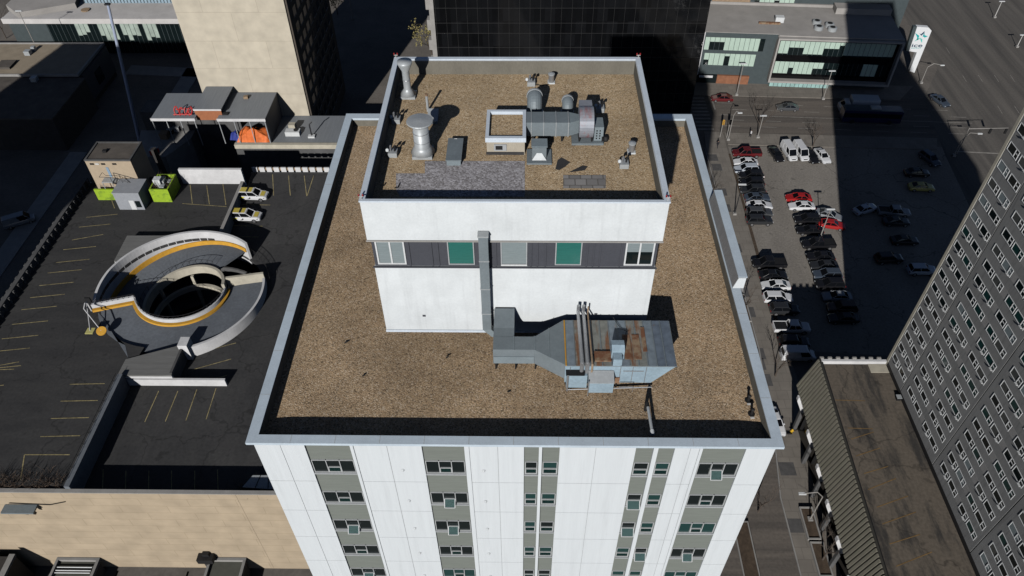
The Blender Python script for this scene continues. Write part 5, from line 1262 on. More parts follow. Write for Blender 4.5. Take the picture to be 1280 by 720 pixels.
# ------------------------------------------------------------------ canopies at the foot of the tan garage wall
for i,(x0p,x1p,yp,lab) in enumerate(((72,125,697,'pale rimmed canopy roof with white pipes below the tan garage wall, leftmost of three'),(150,240,712,'pale rimmed canopy roof below the tan garage wall, middle one'),(262,308,697,'pale rimmed canopy roof below the tan garage wall, nearest the white tower'))):
    zc = on_y(x1p,yp,YFW-.05).z
    xa, xb = on_y(x0p,yp,YFW-.05).x, on_y(x1p,yp,YFW-.05).x
    t = thing('wall_canopy', ((xa+xb)/2,YFW-3,-3.2), lab, 'canopy', 'canopies below the tan wall')
    MB().ring((xa,xb,YFW-9,YFW-.06),(xa+.3,xb-.35,YFW-8.7,YFW-.4),zc-.5,zc).build('rim', M['concrete'], t)
    MB().box(xa+.3,xb-.35,YFW-8.7,YFW-.4,zc-.62,zc-.45).build('roof', mat('canopy roof %d'%i, (.12,.12,.10), .8), t)
    MB().box(xb-.3,xb-.05,YFW-9,YFW-.5,-3.2,zc-.501).build('side_wall', M['concrete_dark'], t)
    MB().box(xa+.05,xa+.3,YFW-9,YFW-.5,-3.2,zc-.501).build('side_wall', M['concrete_dark'], t)
    if i == 0:
        m_ = MB()
        for s_ in (.9,1.3,1.6): m_.tube((xa+.4,YFW-s_-.3,zc-.25),(xb-.6,YFW-s_-.3,zc-.25),.07,n=6)
        m_.build('white_pipe', M['frame_white'], t)
for px,py_,lab,w in ((10,628,'long grey wall mounted floodlight unit near the top of the tan wall',1),):
    a = on_y(3,628,YFW-.1); b = on_y(47,632,YFW-.1)
    t = thing('floodlight_unit', (a+b)/2, lab, 'floodlight')
    MB().box(a.x,b.x,YFW-1.1,YFW-.06,b.z-.1,b.z+.12).build('hood', M['duct'], t)
    for x in (a.x+2.4,b.x-.4): MB().extrude([(x-.25,YFW-.9,b.z-.1),(x+.3,YFW-.9,b.z-.1),(x+.2,YFW-.8,b.z-.75),(x-.1,YFW-.8,b.z-.7)],(0,.25,0)).build('lamp', M['black'], t)
    MB().path([(b.x-3,YFW-.1,b.z+.5),(b.x+1.5,YFW-.1,b.z+.2),(b.x+3.5,YFW-.1,b.z+.9)],.05,5).build('cable', M['black'], t)
a = on_y(258,692,YFW-.1)
t = thing('drain_hopper', (a.x,YFW-.6,-3.2), 'dark drain hopper and downpipe at the foot of the tan wall', 'drain')
MB().box(a.x-1.0,a.x+.9,YFW-1.0,YFW-.06,a.z-.9,a.z).build('hopper', M['black'], t); MB().tube((a.x,YFW-.6,-3.2),(a.x,YFW-.6,a.z-.9),.45,n=10).build('pipe', M['dark_wall'], t)
MB().box(a.x-.35,a.x+.45,YFW-.5,YFW-.06,a.z+.002,a.z+.5).build('bracket', M['black'], t)
a = on_y(28,694,YFW-1.2)
t = thing('cooling_unit', (a.x,YFW-5,-3.2), 'dark rooftop cooling unit with round grey fans in the bottom left corner', 'cooling unit')
MB().box(a.x-7,a.x-1,YFW-8,YFW-1.2,-3.2,a.z-.4).build('body', M['dark_wall'], t); MB().box(a.x-1.6,a.x-.9,YFW-8.1,YFW-1.1,a.z-.298,a.z+.1).build('edge', M['concrete'], t)
for i in range(3): MB().tube((a.x-6+i*1.7,YFW-6,a.z-.29),(a.x-6+i*1.7,YFW-6,a.z+.15),.7,n=16).build('fan', M['galv'], t)
# ------------------------------------------------------------------ vehicles (front towards +x, built round the local origin)
PAINT = {}
def paint(n):
    C_ = dict(black=(.012,.012,.014), charcoal=(.03,.032,.035), grey=(.09,.095,.10), silver=(.33,.35,.37), white=(.78,.79,.80), red=(.42,.02,.02), maroon=(.13,.012,.015), blue=(.03,.05,.10), slate=(.07,.09,.12), brown=(.07,.04,.03), yellow=(.55,.48,.14), pale=(.55,.60,.66), navy=(.01,.012,.06))
    if n not in PAINT: PAINT[n] = plain('car paint '+n, C_[n], .32, .15 if n in('silver','grey','slate') else 0, .6)
    return PAINT[n]
def loft(m, st, close=True):
    secs = []
    for x,hw,zt,zb in st:
        secs.append([(x,-hw*.90,zb),(x,-hw,zb+.14),(x,-hw,zt-.20),(x,-hw*.95,zt-.06),(x,-hw*.78,zt),(x,hw*.78,zt),(x,hw*.95,zt-.06),(x,hw,zt-.20),(x,hw,zb+.14),(x,hw*.90,zb)])
    n = 10; vs = [p for s in secs for p in s]; fs = []
    for k in range(len(secs)-1):
        for i in range(n): fs.append((k*n+i,k*n+(i+1)%n,(k+1)*n+(i+1)%n,(k+1)*n+i))
    fs += [tuple(range(n)), tuple(range((len(secs)-1)*n,len(secs)*n))[::-1]]
    m.add(vs,fs)
SPEC = {
 'sedan': dict(L=2.35, st=[(-2.36,.74,.70,.34),(-2.28,.84,.88,.28),(-1.7,.90,.97,.25),(-.5,.92,.97,.24),(.8,.92,.96,.24),(1.25,.91,.93,.24),(1.95,.87,.82,.26),(2.28,.80,.70,.28),(2.37,.68,.58,.34)], cab=(-1.85,1.18,.80,-.95,.28,.58,1.44,.93), wx=1.42, wr=.33),
 'suv': dict(L=2.35, st=[(-2.34,.80,.86,.40),(-2.26,.88,1.06,.34),(-1.5,.93,1.10,.32),(.8,.94,1.08,.32),(1.2,.93,1.05,.32),(1.95,.90,.98,.33),(2.26,.84,.86,.34),(2.36,.72,.70,.40)], cab=(-2.2,1.22,.84,-1.85,.35,.66,1.70,1.05), wx=1.42, wr=.37),
 'pickup': dict(L=2.85, st=[(-2.86,.88,1.02,.48),(-2.80,.94,1.08,.42),(-.7,.96,1.10,.40),(1.2,.96,1.10,.40),(1.6,.95,1.08,.40),(2.5,.93,1.02,.40),(2.78,.86,.92,.42),(2.87,.76,.78,.46)], cab=(-.75,1.62,.86,-.55,.85,.70,1.86,1.07), wx=1.80, wr=.40),
 'van': dict(L=2.8, st=[(-2.82,.92,1.25,.42),(-2.76,.98,1.32,.36),(1.6,.98,1.30,.34),(1.95,.97,1.22,.34),(2.6,.92,1.02,.36),(2.78,.84,.86,.40)], cab=(-2.74,2.05,.93,-2.62,1.2,.80,2.35,1.22), wx=1.80, wr=.38)}
def car_proto(kind, label, group):
    S_ = SPEC[kind]; t = lthing('parked_car' if kind in('sedan','suv') else ('pickup_truck' if kind=='pickup' else 'passenger_van'), label, 'car' if kind in('sedan','suv') else ('pickup' if kind=='pickup' else 'van'), group)
    b = MB(); loft(b, S_['st'])
    x0,x1,hb,X0,X1,ht,zt,zb = S_['cab']
    bot = [Vector((x0,-hb,zb-.05)),Vector((x1,-hb*.93,zb-.05)),Vector((x1,hb*.93,zb-.05)),Vector((x0,hb,zb-.05))]
    top = [Vector((X0,-ht,zt-.03)),Vector((X1,-ht,zt-.03)),Vector((X1,ht,zt-.03)),Vector((X0,ht,zt-.03))]
    for i in range(4): b.tube(bot[i],top[i],.055,.05,n=6)
    mid = lambda s,f: bot[0 if s<0 else 3]*(1-f)+bot[1 if s<0 else 2]*f
    midt = lambda s,f: top[0 if s<0 else 3]*(1-f)+top[1 if s<0 else 2]*f
    for s in (-1,1):
        for f in ((.5,) if kind!='van' else (.3,.62)): b.tube(mid(s,f),midt(s,f),.05 if kind!='van' else .09,n=5)
    # roof: slightly domed
    e = .05; R0,R1,H = X0-e,X1+e,ht+.03
    b.add([(R0,-H,zt-.06),(R1,-H,zt-.06),(R1,H,zt-.06),(R0,H,zt-.06),(R0+.12,-H+.12,zt+.02),(R1-.16,-H+.12,zt+.02),(R1-.16,H-.12,zt+.02),(R0+.12,H-.12,zt+.02)],[(0,1,5,4),(1,2,6,5),(2,3,7,6),(3,0,4,7),(4,5,6,7),(3,2,1,0)])
    for s in (-1,1): b.box(x1-.45,x1-.25,s*(hb*.95),s*(hb*.95+.2),zb+.02,zb+.17)     # mirrors
    if kind == 'van':
        for s in (-1,1): b.add([bot[0 if s<0 else 3]+Vector((0,s*.03,0)),mid(s,.62)+Vector((0,s*.03,0)),midt(s,.62)+Vector((0,s*.03,0)),top[0 if s<0 else 3]+Vector((0,s*.03,0))],[(0,1,2,3)])
    if kind == 'pickup':
        for s in (-1,1): b.box(-2.74,-.8,s*.93,s*.83,1.05,1.20)
        b.box(-2.84,-2.74,-.93,.93,1.03,1.20)
    ob = b.build('body', paint('white'), t); ob['painted'] = 1
    for p in ob.data.polygons: p.use_smooth = len(p.vertices)==4 and False
    g_ = MB(); g_.add(bot+top,[(0,1,5,4),(1,2,6,5),(2,3,7,6),(3,0,4,7),(4,5,6,7)])
    g_.build('windows', M['car_glass'], t)
    if kind == 'pickup': MB().box(-2.73,-.82,-.82,.82,1.09,1.13).build('cargo_bed', M['black'], t)
    for sx_ in (-1,1):
        for sy in (-1,1):
            y = sy*S_['st'][3][1]; wr = S_['wr']
            w = MB().tube((sx_*S_['wx'],y-sy*.2,wr),(sx_*S_['wx'],y+sy*.015,wr),wr,n=18).build('wheel', M['tyre'], t)
            MB().tube((sx_*S_['wx'],y+sy*.016,wr),(sx_*S_['wx'],y+sy*.03,wr),wr*.62,wr*.5,n=12).build('rim', M['rim'], w)
    L = S_['L']; zh = S_['st'][-2][2]-.10
    for s in (-1,1):
        MB().box(L-.14,L-.0,s*.48,s*.74,zh-.10,zh+.05).build('headlight', M['headlamp'], t)
        MB().box(-L-.015,-L+.12,s*.52,s*.80,zh+.0,zh+.16).build('taillight', M['taillamp'], t)
    MB().box(L-.09,L+.02,-.42,.42,zh-.2,zh-.02).build('grille', M['black'], t)
    return t
PROTO = {}
def car(kind, px, py_, ang, colr, label, z=0., dz=.55, group='vehicles in the lot and streets'):
    p = on_z(px,py_,z+dz); loc = Vector((p.x,p.y,z+.012)); rz = math.radians(ang)
    if kind not in PROTO:
        t = car_proto(kind,label,group); t.location = loc; t.scale = (.92,.92,.92) if kind == 'van' else (1,1,1); t.rotation_euler.z = rz; PROTO[kind] = t
        b = [c for c in t.children if c.get('painted')][0]; b.material_slots[0].link = 'OBJECT'; b.material_slots[0].material = paint(colr); return t
    return copy_tree(PROTO[kind],loc,rz,label,paint(colr))
L_ = [
 ('pickup',933.2,192,180,'maroon','dark red pickup at the top corner of the lot, beside the planting strip'),
 ('sedan',932,203,178,'white','white sedan parked right below the dark red pickup'),
 ('suv',933,212,182,'pale','pale hatchback, second car below the dark red pickup'),
 ('suv',938.8,220,180,'black','black car third below the dark red pickup, behind the pale hatchback'),
 ('suv',939.5,229,180,'black','black car in the middle of the left row, between two other black cars'),
 ('suv',940.5,238,181,'charcoal','charcoal car just above the slate blue car in the left row'),
 ('sedan',946,247,2,'slate','slate blue car directly above the white coupe in the left row'),
 ('sedan',949,257,0,'white','white coupe with dark windows in the middle of the left row'),
 ('suv',948.8,266.5,0,'grey','dark grey car directly below the white coupe'),
 ('suv',948.8,276,0,'charcoal','dark grey car at the lower end of the upper left row'),
 ('sedan',970,193,-80,'black','black sedan parked nose forward, left of the two white vans'),
 ('van',986,191,-82,'white','white van, left one of the pair parked nose forward'),
 ('van',1000.5,191,-82,'white','white van, right one of the pair parked nose forward'),
 ('sedan',1013.5,195,-80,'black','black sedan squeezed just right of the white vans'),
 ('sedan',1028,195,-80,'white','white sedan with black windscreen at the right end of the top row'),
 ('sedan',998,247.5,178,'red','bright red car in the middle row'),
 ('sedan',1001.8,258,180,'white','white car directly below the bright red car'),
 ('suv',1008.8,275,180,'black','black sport utility at the top of the dark middle row'),
 ('sedan',1012,288,180,'black','black sedan second in the dark middle row'),
 ('pickup',1022.5,306,182,'black','black pickup in the dark middle row'),
 ('sedan',1025.5,321,180,'black','black sedan directly below the black pickup of the middle row'),
 ('sedan',1030,332,180,'charcoal','charcoal sedan above the slate grey car in the middle row'),
 ('suv',1034,344,180,'slate','slate grey hatchback in the lower middle row'),
 ('suv',1037,356,180,'black','black car directly above the silver car at the shade edge'),
 ('sedan',1046,371,180,'silver','silver car at the lower end of the middle row, half in the shade'),
 ('suv',1052,385,180,'brown','dark brown car in deep shade below the silver car'),
 ('sedan',1054,398,180,'black','black car in deep shade, last of the middle row'),
 ('sedan',1036,269,-28,'silver','silver car parked aslant beside the leaning lamp post'),
 ('sedan',1039.5,281,-12,'red','red car half in the shade, below the aslant silver car'),
 ('pickup',961,330,180,'black','black pickup at the top of the lower left row'),
 ('sedan',966,344,0,'black','black car directly below the black pickup of the lower left row'),
 ('sedan',969.5,357,180,'white','white car above another white car in the lower left row'),
 ('suv',972,373,0,'white','white sport utility below a white car in the lower left row'),
 ('suv',980,387,0,'charcoal','charcoal car above the white pickup with black bed'),
 ('pickup',989,410,0,'white','white pickup with a black open bed in the lower left row'),
 ('suv',992,428,0,'black','black car between the two white pickups'),
 ('van',997,444.5,0,'white','white van like truck at the bottom of the lower left row, by the podium'),
 ('sedan',1081.5,261.5,22,'pale','pale sedan parked aslant in the shaded part of the lot'),
 ('pickup',1117,265.5,-5,'silver','silver pickup in the shaded part of the lot'),
 ('sedan',1120,277,0,'charcoal','dark car just below the silver pickup in the shade'),
 ('sedan',1130.5,300.5,0,'black','black car alone in the middle of the shade'),
 ('suv',1110.5,323.5,5,'black','black car in the shade, to the left of the pale sport utility'),
 ('suv',1152,338,0,'pale','pale sport utility in the shade beside the grey tower'),
 ('sedan',1151.5,234,-4,'yellow','yellow taxi like sedan in the shaded upper lot'),
 ('sedan',1146,216,0,'black','black car behind the yellow sedan in the shade'),
 ('suv',1162,199,-70,'slate','slate car at the edge of the shade near the avenue'),
 ('sedan',902.3,123,178,'maroon','dark red car on the cross street by the far kerb'),
 ('sedan',984.5,134.5,178,'grey','dark grey car driving along the middle of the cross street'),
 ('sedan',1175,126,-70,'slate','slate blue car driving on the wide avenue'),
 ('sedan',969,527,-85,'white','white car peeping out beside the front right corner of the white tower roof'),
 ('van',25,277,30,'silver','silver van in the dark side street on the left edge'),
]
for kind,px,py_,a,c,lab in L_: car(kind,px,py_,a,c,lab)
# two liveried patrol cars on the garage roof
def patrol(px, py_, lab):
    t = car('suv',px,py_,-2,'white',lab,zright(on_z(px,py_,ZRB).y),.55,'vehicles in the lot and streets')
    t.name = 'patrol_car'
    t['category'] = 'car'; t['group'] = 'liveried patrol cars on the roof deck'
    o = Vector((0,0,0)); ORIGIN[t.name] = o
    yl = plain('livery yellow', (.62,.50,.08), .4) if 'livery yellow' not in bpy.data.materials else bpy.data.materials['livery yellow']
    MB().box(-1.78,-.75,-.55,.55,1.722,1.735).build('roof_panel', yl, t); MB().box(-.45,.12,-.55,.55,1.722,1.735).build('roof_panel', yl, t)
    MB().box(-.72,-.50,-.6,.6,1.73,1.85).build('light_bar', M['black'], t)
    MB().add([(1.35,-.62,1.065),(2.0,-.58,1.0),(2.0,.58,1.0),(1.35,.62,1.065)],[(0,1,2,3)]).build('bonnet_panel', yl, t)
    for s in (-1,1):
        MB().extrude([(-2.2,s*.945,.62),(-1.75,s*.945,.5),(-.9,s*.945,.98),(-1.5,s*.945,1.0),(-2.2,s*.94,.95)],(0,s*.006,0)).build('side_stripe', bpy.data.materials.get('stripe yellow') or plain('stripe yellow',(.78,.70,.03),.4), t)
        MB().extrude([(-.75,s*.945,.55),(-.35,s*.945,.55),(-.05,s*.945,.78),(-.25,s*.945,.95),(-.35,s*.945,.72)],(0,s*.006,0)).build('side_mark', M['black'], t)
        MB().extrude([(1.75,s*.93,.66),(2.05,s*.91,.7),(2.1,s*.91,.88)],(0,s*.012,0)).build('side_mark', M['black'], t)
    return t
patrol(316.5,244.5,'white and yellow patrol car on the garage deck, the farther of two')
patrol(308,270.5,'white and yellow patrol car on the garage deck, the nearer of two')
# box truck and long tanker in the shaded street
p = on_z(1069,132,1.5); t = thing('box_truck', (p.x,p.y,0), 'box truck with a pale square cargo box, in the shaded part of the cross street', 'truck', rz=math.radians(176)); ORIGIN[t.name] = Vector((0,0,0))
MB().box(-4.4,1.2,-1.2,1.2,1.0,3.5).build('cargo_box', paint('pale'), t)
cb = MB(); cb.extrude([(1.4,-1.1,.6),(3.3,-1.1,.6),(3.3,-1.1,1.5),(2.9,-1.1,1.7),(2.4,-1.1,2.6),(1.4,-1.1,2.6)],(0,2.2,0)); cb.build('cab', paint('white'), t)
MB().extrude([(2.95,-.95,1.72),(2.5,-.95,2.5),(2.52,-.95,2.52),(2.98,-.95,1.74)],(0,1.9,0)).build('windscreen', M['car_glass'], t)
for x in (-3.2,2.4):
    for s in (-1,1): MB().tube((x,s*.85,.5),(x,s*1.12,.5),.5,n=16).build('wheel', M['tyre'], t)
MB().box(-4.3,3.0,-.5,.5,.6,.95).build('chassis', M['black'], t)
p = on_z(1088,144.5,1.3); t = thing('long_bus', (p.x,p.y,0), 'long dark blue bus in the shade, in front of the box truck', 'bus', rz=math.radians(177)); ORIGIN[t.name] = Vector((0,0,0))
MB().box(-6,6,-1.25,1.25,.4,3.0).build('body', paint('navy'), t); MB().box(-5.8,5.85,-1.27,1.27,1.5,2.5).build('windows', M['car_glass'], t); MB().box(-5.7,5.7,-1.1,1.1,3.002,3.12).build('roof', paint('slate'), t)
for x in (-3.8,3.9):
    for s in (-1,1): MB().tube((x,s*.95,.5),(x,s*1.29,.5),.5,n=16).build('wheel', M['tyre'], t)
MB().box(-1.5,.5,-.6,.6,3.122,3.4).build('roof_unit', M['galv'], t)
# ------------------------------------------------------------------ lamp posts, signals, trees, people
def top_z(bx, px, py_): return on_y(px,py_,bx.y)
def lamp(bpx,bpy_,tpx,tpy,lab,arm=None,m='pole',r=.11):
    b = on_z(bpx,bpy_,.1); tp = top_z(b,tpx,tpy); t = thing('street_lamp', b, lab, 'street lamp', 'lamp posts and poles')
    tp = Vector((b.x+(tp.x-b.x)*.0,b.y,tp.z))
    MB().tube(b,tp,r,r*.6,n=10).build('pole', M[m], t); MB().box(b.x-.3,b.x+.3,b.y-.3,b.y+.3,.1,.5).build('base', M['concrete'], t)
    if arm:
        a = on_y(arm[0],arm[1],b.y); pts = [tp,tp+Vector(((a.x-tp.x)*.35,0,(a.z-tp.z)*.8+.5)),Vector((a.x,b.y,a.z))]
        MB().path(pts,r*.55,8).build('arm', M[m], t); MB().box(a.x-.45,a.x+.45,b.y-.15,b.y+.15,a.z-.1,a.z+.08).build('lamp_head', M['frame_white'], t)
    else:
        MB().box(b.x-.7,b.x+.7,b.y-.15,b.y+.15,tp.z,tp.z+.16).build('lamp_head', M['frame_white'], t)
    return t
lamp(920.5,119,929.5,80,'pale lamp post in front of the orange shopfront')
lamp(1028.7,124,1041.5,89,'pale lamp post at the shade edge in front of the low office block')
lamp(947,172,956,145,'pale lamp post on the near side of the cross street, beside a bare tree')
lamp(910,175,917,144,'pale lamp post at the crossing corner with an arm over the street',(925,141))
lamp(1025,297,1038.7,262,'pale leaning looking lamp post between the dark cars and the red car')
lamp(1192,195,1204,176,'lamp post with a long curved arm over the avenue mouth',(1225,167))
lamp(1151,104,1161,84,'lamp post with a curved arm near the pylon sign',(1178,81.5))
lamp(1243,22,1251,2,'pale pole on the far avenue sidewalk, the upper one',None,'pole_white')
lamp(1271,59,1279,44,'pale pole on the far avenue sidewalk, the lower one',None,'pole_white')
lamp(1113,24,1122,-4,'pale pole beside the right end of the low office block')
lamp(441,24,436,-8,'pale pole on the sunlit sidewalk beyond the cream tower')
lamp(1012,650,1028,621,'street lamp with short arm rising from the planter, right sidewalk',(1003,617))
lamp(918,268,921,231,'thin dark pole beside the planting strip and the left car row',None,'pole_dark')
lamp(62,93,55,14,'thin pale pole in front of the glass pavilion')
# traffic signals
def signal(px,py_,tz,lab,arm=None):
    b = on_z(px,py_,.12); t = thing('traffic_signal', b, lab, 'traffic signal', 'traffic signals')
    MB().tube(b,b+Vector((0,0,tz)),.10,.07,n=8).build('pole', M['pole'], t)
    heads = [(0,-.25)]
    if arm:
        a = on_y(arm[0],arm[1],b.y); MB().tube(b+Vector((0,0,tz-.2)),(a.x,b.y,b.z+tz),.08,.05,n=8).build('arm', M['pole'], t)
        heads = [((a.x-b.x)*f,-.2) for f in (.55,.95)]
    for hx,hy in heads:
        h = MB().box(b.x+hx-.2,b.x+hx+.2,b.y+hy-.15,b.y+hy+.1,b.z+tz-1.1,b.z+tz-.05).build('signal_head', M['curb_yellow'] if not arm else M['black'], t)
        for k in range(3): MB().tube((b.x+hx,b.y+hy-.16,b.z+tz-.25-.32*k),(b.x+hx,b.y+hy-.20,b.z+tz-.25-.32*k),.12,n=10).build('lens', M['black'], h)
signal(900,171,4.2,'yellow headed traffic signal at the crossing corner')
signal(908,173,4.6,'traffic signal with mast arm at the crossing corner, beside the pale lamp post',(914,150))
signal(1196,192,6.0,'traffic signal with a long mast arm over the avenue mouth',(1252,176))
# hydrant, sign, bin
b = on_z(989,541,.13); t = thing('fire_hydrant', b, 'yellow fire hydrant on the right sidewalk', 'hydrant')
MB().lathe(b,[(.2,0),(.2,.08),(.14,.1),(.14,.6),(.17,.62),(.13,.78),(.04,.86)],14).build('body', M['hydrant'], t)
MB().tube(b+Vector((-.26,0,.45)),b+Vector((.26,0,.45)),.07,n=10).build('outlet', M['hydrant'], t)
b = on_z(1007,544,.13); t = thing('sandwich_board', b, 'pink folding board beside the white garage column on the sidewalk', 'sign board')
for s in (-1,1): MB().extrude([(b.x-.4,b.y+s*.35,b.z),(b.x+.4,b.y+s*.35,b.z),(b.x+.4,b.y+s*.04,b.z+1.1),(b.x-.4,b.y+s*.04,b.z+1.1)],(0,s*.04,0)).build('board', plain('pink board %d'%s,(.55,.08,.14),.6), t)
b = on_z(1001,530,.13); t = thing('white_bollard', b, 'short white bollard on the sidewalk, beside the pink board', 'bollard')
MB().lathe(b,[(.16,0),(.16,.95),(.1,1.05)],12).build('post', M['frame_white'], t); MB().lathe(b+Vector((0,0,.7)),[(.165,0),(.165,.12)],12).build('band', M['red'], t)
# bare trees
def branch(m, p, d, r, l, depth, rr, tips):
    n = 3; q = p
    for i in range(n):
        d = (d + Vector((rr.uniform(-.16,.16),rr.uniform(-.16,.16),rr.uniform(-.02,.12)))).normalized(); q2 = q + d*(l/n); r2 = r*.86
        m.tube(q,q2,r,r2,n=5 if depth>1 else 3,cap=False); q, r = q2, r2
        if depth > 0 and i > 0:
            for k in range(2 if depth > 1 else 3):
                a = rr.uniform(0,2*PI); s = d.orthogonal().normalized(); s = Matrix.Rotation(a,3,d) @ s
                branch(m, q, (d*.75+s*rr.uniform(.5,.9)+Vector((0,0,.2))).normalized(), r*.62, l*rr.uniform(.5,.7), depth-1, rr, tips)
    tips.append(q)
def bare_tree(b, h, seed, lab, depth=3, buds=None, name='bare_tree', r=.13):
    rr = random.Random(seed); t = thing(name, b, lab, 'tree', 'street trees')
    m = MB(); m.tube(b,b+Vector((0,0,h*.3)),r,r*.85,n=8); m.build('trunk', M['bark'], t)
    c = MB(); tips = []
    for k in range(4):
        a = k*PI/2+rr.random(); branch(c, b+Vector((0,0,h*(.24+.015*k))), Vector((math.cos(a)*.55,math.sin(a)*.55,1)).normalized(), r*.55, h*.42, depth-1, rr, tips)
    c.build('crown', M['bark'], t)
    if buds:
        f = MB()
        for q in tips:
            for i in range(buds):
                p = q+Vector((rr.gauss(0,.35),rr.gauss(0,.35),rr.gauss(0,.35))); u = Vector((rr.uniform(-1,1),rr.uniform(-1,1),rr.uniform(-1,1))).normalized()*.13; v = u.orthogonal().normalized()*.10
                f.quad(p-u-v,p+u-v,p+u+v,p-u+v)
        f.build('leaves', M['bud'], t)
for px,py_,h,s,lab in ((947,170,9,1,'bare tree on the near side of the cross street, beside the pale lamp post'),(1016,183,5,2,'small bare tree behind the black sedan at the top row of the lot'),(886,262,6,4,'bare tree in the flower bed behind the raised roof parapet'),(928,392,6,5,'bare tree in the narrow bed beside the white pickups'),(1028,700,7,6,'bare tree in the planter at the bottom of the right sidewalk'),(969,470,5,7,'thin bare tree on the sidewalk level with the podium corner'),(948,640,6,8,'bare tree in the flower bed at the foot of the white tower')):
    bare_tree(on_z(px,py_,.2),h,s,lab)
bare_tree(on_z(541,78,0),9.5,11,'budding yellow green tree at the foot of the black glass tower, behind the penthouse',3,5,'budding_tree',.2)
bare_tree(on_z(422,18,0),5,12,'small budding tree on the sunlit sidewalk beyond the cream tower',3,2,'budding_tree')
bare_tree(on_z(8,48,0),9,15,'bare tree in the dark street left of the glass pavilion')
# shrubs trailing over the front edge of the decks
for x0,x1,z,lab,sd in ((-58,-50.5,ZL,'dry brown shrubs along the front edge of the upper deck',5),(-32,-25.5,ZR,'dry brown shrubs along the front edge of the lower deck, beside the skylight',6)):
    rr = random.Random(sd); m = MB()
    for i in range(260):
        p = Vector((rr.uniform(x0,x1),YFW+.6+abs(rr.gauss(0,.9)),z)); q = p+Vector((rr.gauss(0,.45),rr.gauss(0,.35),rr.uniform(.3,1.3))); m.tube(p,q,.025,.01,n=3,cap=False)
    tag(m.build('dry_shrub', M['shrub'], origin=((x0+x1)/2,YFW+1,z)), lab, 'shrub', 'dry shrubs on the decks')
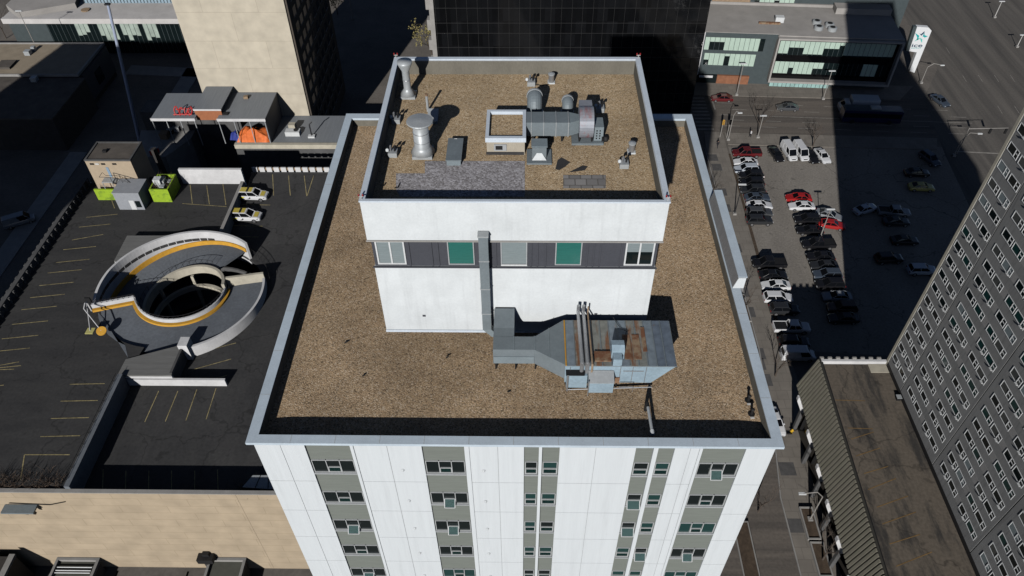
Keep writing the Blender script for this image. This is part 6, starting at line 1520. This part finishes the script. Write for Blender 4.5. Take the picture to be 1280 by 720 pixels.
# people
def person(px,py_,lab,top,rz):
    b = on_z(px,py_,.13); t = None
    J = dict(pel=(0,0,.95),ch=(0,.01,1.3),nk=(0,.01,1.5),hd=(0,.03,1.62),ht=(0,.03,1.76),
             lh=(.1,0,.9),lk=(.11,.1,.5),la=(.11,.02,.08),lt=(.11,.2,.04),rh=(-.1,0,.9),rk=(-.11,-.05,.5),ra=(-.11,-.22,.1),rt=(-.11,-.06,.04),
             ls=(.19,.01,1.43),le=(.25,-.08,1.15),lw=(.24,.04,.9),lf=(.24,.08,.8),rs=(-.19,.01,1.43),re=(-.25,.1,1.17),rw=(-.23,.24,.98),rf=(-.22,.3,.9))
    E_ = [('pel','ch'),('ch','nk'),('nk','hd'),('hd','ht'),('pel','lh'),('lh','lk'),('lk','la'),('la','lt'),('pel','rh'),('rh','rk'),('rk','ra'),('ra','rt'),('ch','ls'),('ls','le'),('le','lw'),('lw','lf'),('ch','rs'),('rs','re'),('re','rw'),('rw','rf')]
    Rr = dict(pel=.14,ch=.16,nk=.06,hd=.095,ht=.07,lh=.095,rh=.095,lk=.065,rk=.065,la=.05,ra=.05,lt=.04,rt=.04,ls=.07,rs=.07,le=.05,re=.05,lw=.038,rw=.038,lf=.035,rf=.035)
    ks = list(J); me = bpy.data.meshes.new('person'); me.from_pydata([J[k] for k in ks],[(ks.index(a),ks.index(c)) for a,c in E_],[])
    o = bpy.data.objects.new('person',me); col.objects.link(o)
    sk = o.modifiers.new('skin','SKIN'); su = o.modifiers.new('sub','SUBSURF'); su.levels = 1; su.render_levels = 1
    for i,k in enumerate(ks): me.skin_vertices[0].data[i].radius = (Rr[k],Rr[k])
    me.skin_vertices[0].data[0].use_root = True
    dg = bpy.context.evaluated_depsgraph_get(); dg.update(); m2 = bpy.data.meshes.new_from_object(o.evaluated_get(dg))
    o.modifiers.clear(); o.data = m2; bpy.data.meshes.remove(me)
    m2.materials.clear(); m2.materials.append(M[top]); m2.materials.append(M['cloth_dark']); m2.materials.append(M['skin'])
    for p in m2.polygons:
        z = p.center.z; p.material_index = 2 if (z>1.5 or (abs(p.center.x)>.18 and z<.95)) else (0 if z>.92 else 1); p.use_smooth = True
    o.location = b; o.rotation_euler.z = rz; ORIGIN[o.name] = Vector((0,0,0))
    tag(o,lab,'person')
    MB().lathe((0,.025,1.66),[(.10,-.02),(.105,.05),(.08,.11),(.03,.135)],12).build('hair', M['black'], o)
person(937.5,171.5,'person in a white jacket walking on the near sidewalk of the cross street','cloth_white',-1.2)
person(896.5,185,'person in dark clothes standing on the sidewalk by the top corner of the lot','cloth_dark',.6)

# ------------------------------------------------------------------ light, sky, camera
sun_dir = Vector((.49,2.03,-1)).normalized()
sl = bpy.data.lights.new('Sun','SUN'); sl.energy = 5.0; sl.angle = math.radians(.5); sl.color = (1,.975,.95)
so = bpy.data.objects.new('Sun',sl); col.objects.link(so); so.rotation_euler = sun_dir.to_track_quat('-Z','Y').to_euler()
w = bpy.data.worlds.new('World'); scene.world = w; w.use_nodes = True
nt = w.node_tree; bg = nt.nodes['Background']; sky = nt.nodes.new('ShaderNodeTexSky'); sky.sky_type = 'NISHITA'; sky.sun_disc = False
sky.sun_elevation = math.radians(25.6); sky.sun_rotation = math.radians(193.6); sky.altitude = 2500; sky.air_density = .5; sky.dust_density = 1.2; sky.ozone_density = .6
nt.links.new(sky.outputs[0], bg.inputs[0]); bg.inputs[1].default_value = .06
cam = bpy.data.cameras.new('Camera'); cam.sensor_width = 36; cam.lens = FOCAL/1280*36; cam.clip_start = .5; cam.clip_end = 2000
co = bpy.data.objects.new('Camera',cam); col.objects.link(co)
mw = Matrix((( CR.x,CU.x,-CD.x,0),(CR.y,CU.y,-CD.y,0),(CR.z,CU.z,-CD.z,CAM_H),(0,0,0,1))); co.matrix_world = mw
scene.camera = co
vs_ = scene.view_settings; vs_.view_transform = 'Standard'; vs_.look = 'None'; vs_.exposure = -.62; vs_.gamma = 1
scene.render.engine = 'CYCLES'
scene.cycles.max_bounces = 5; scene.cycles.diffuse_bounces = 0; scene.cycles.glossy_bounces = 3
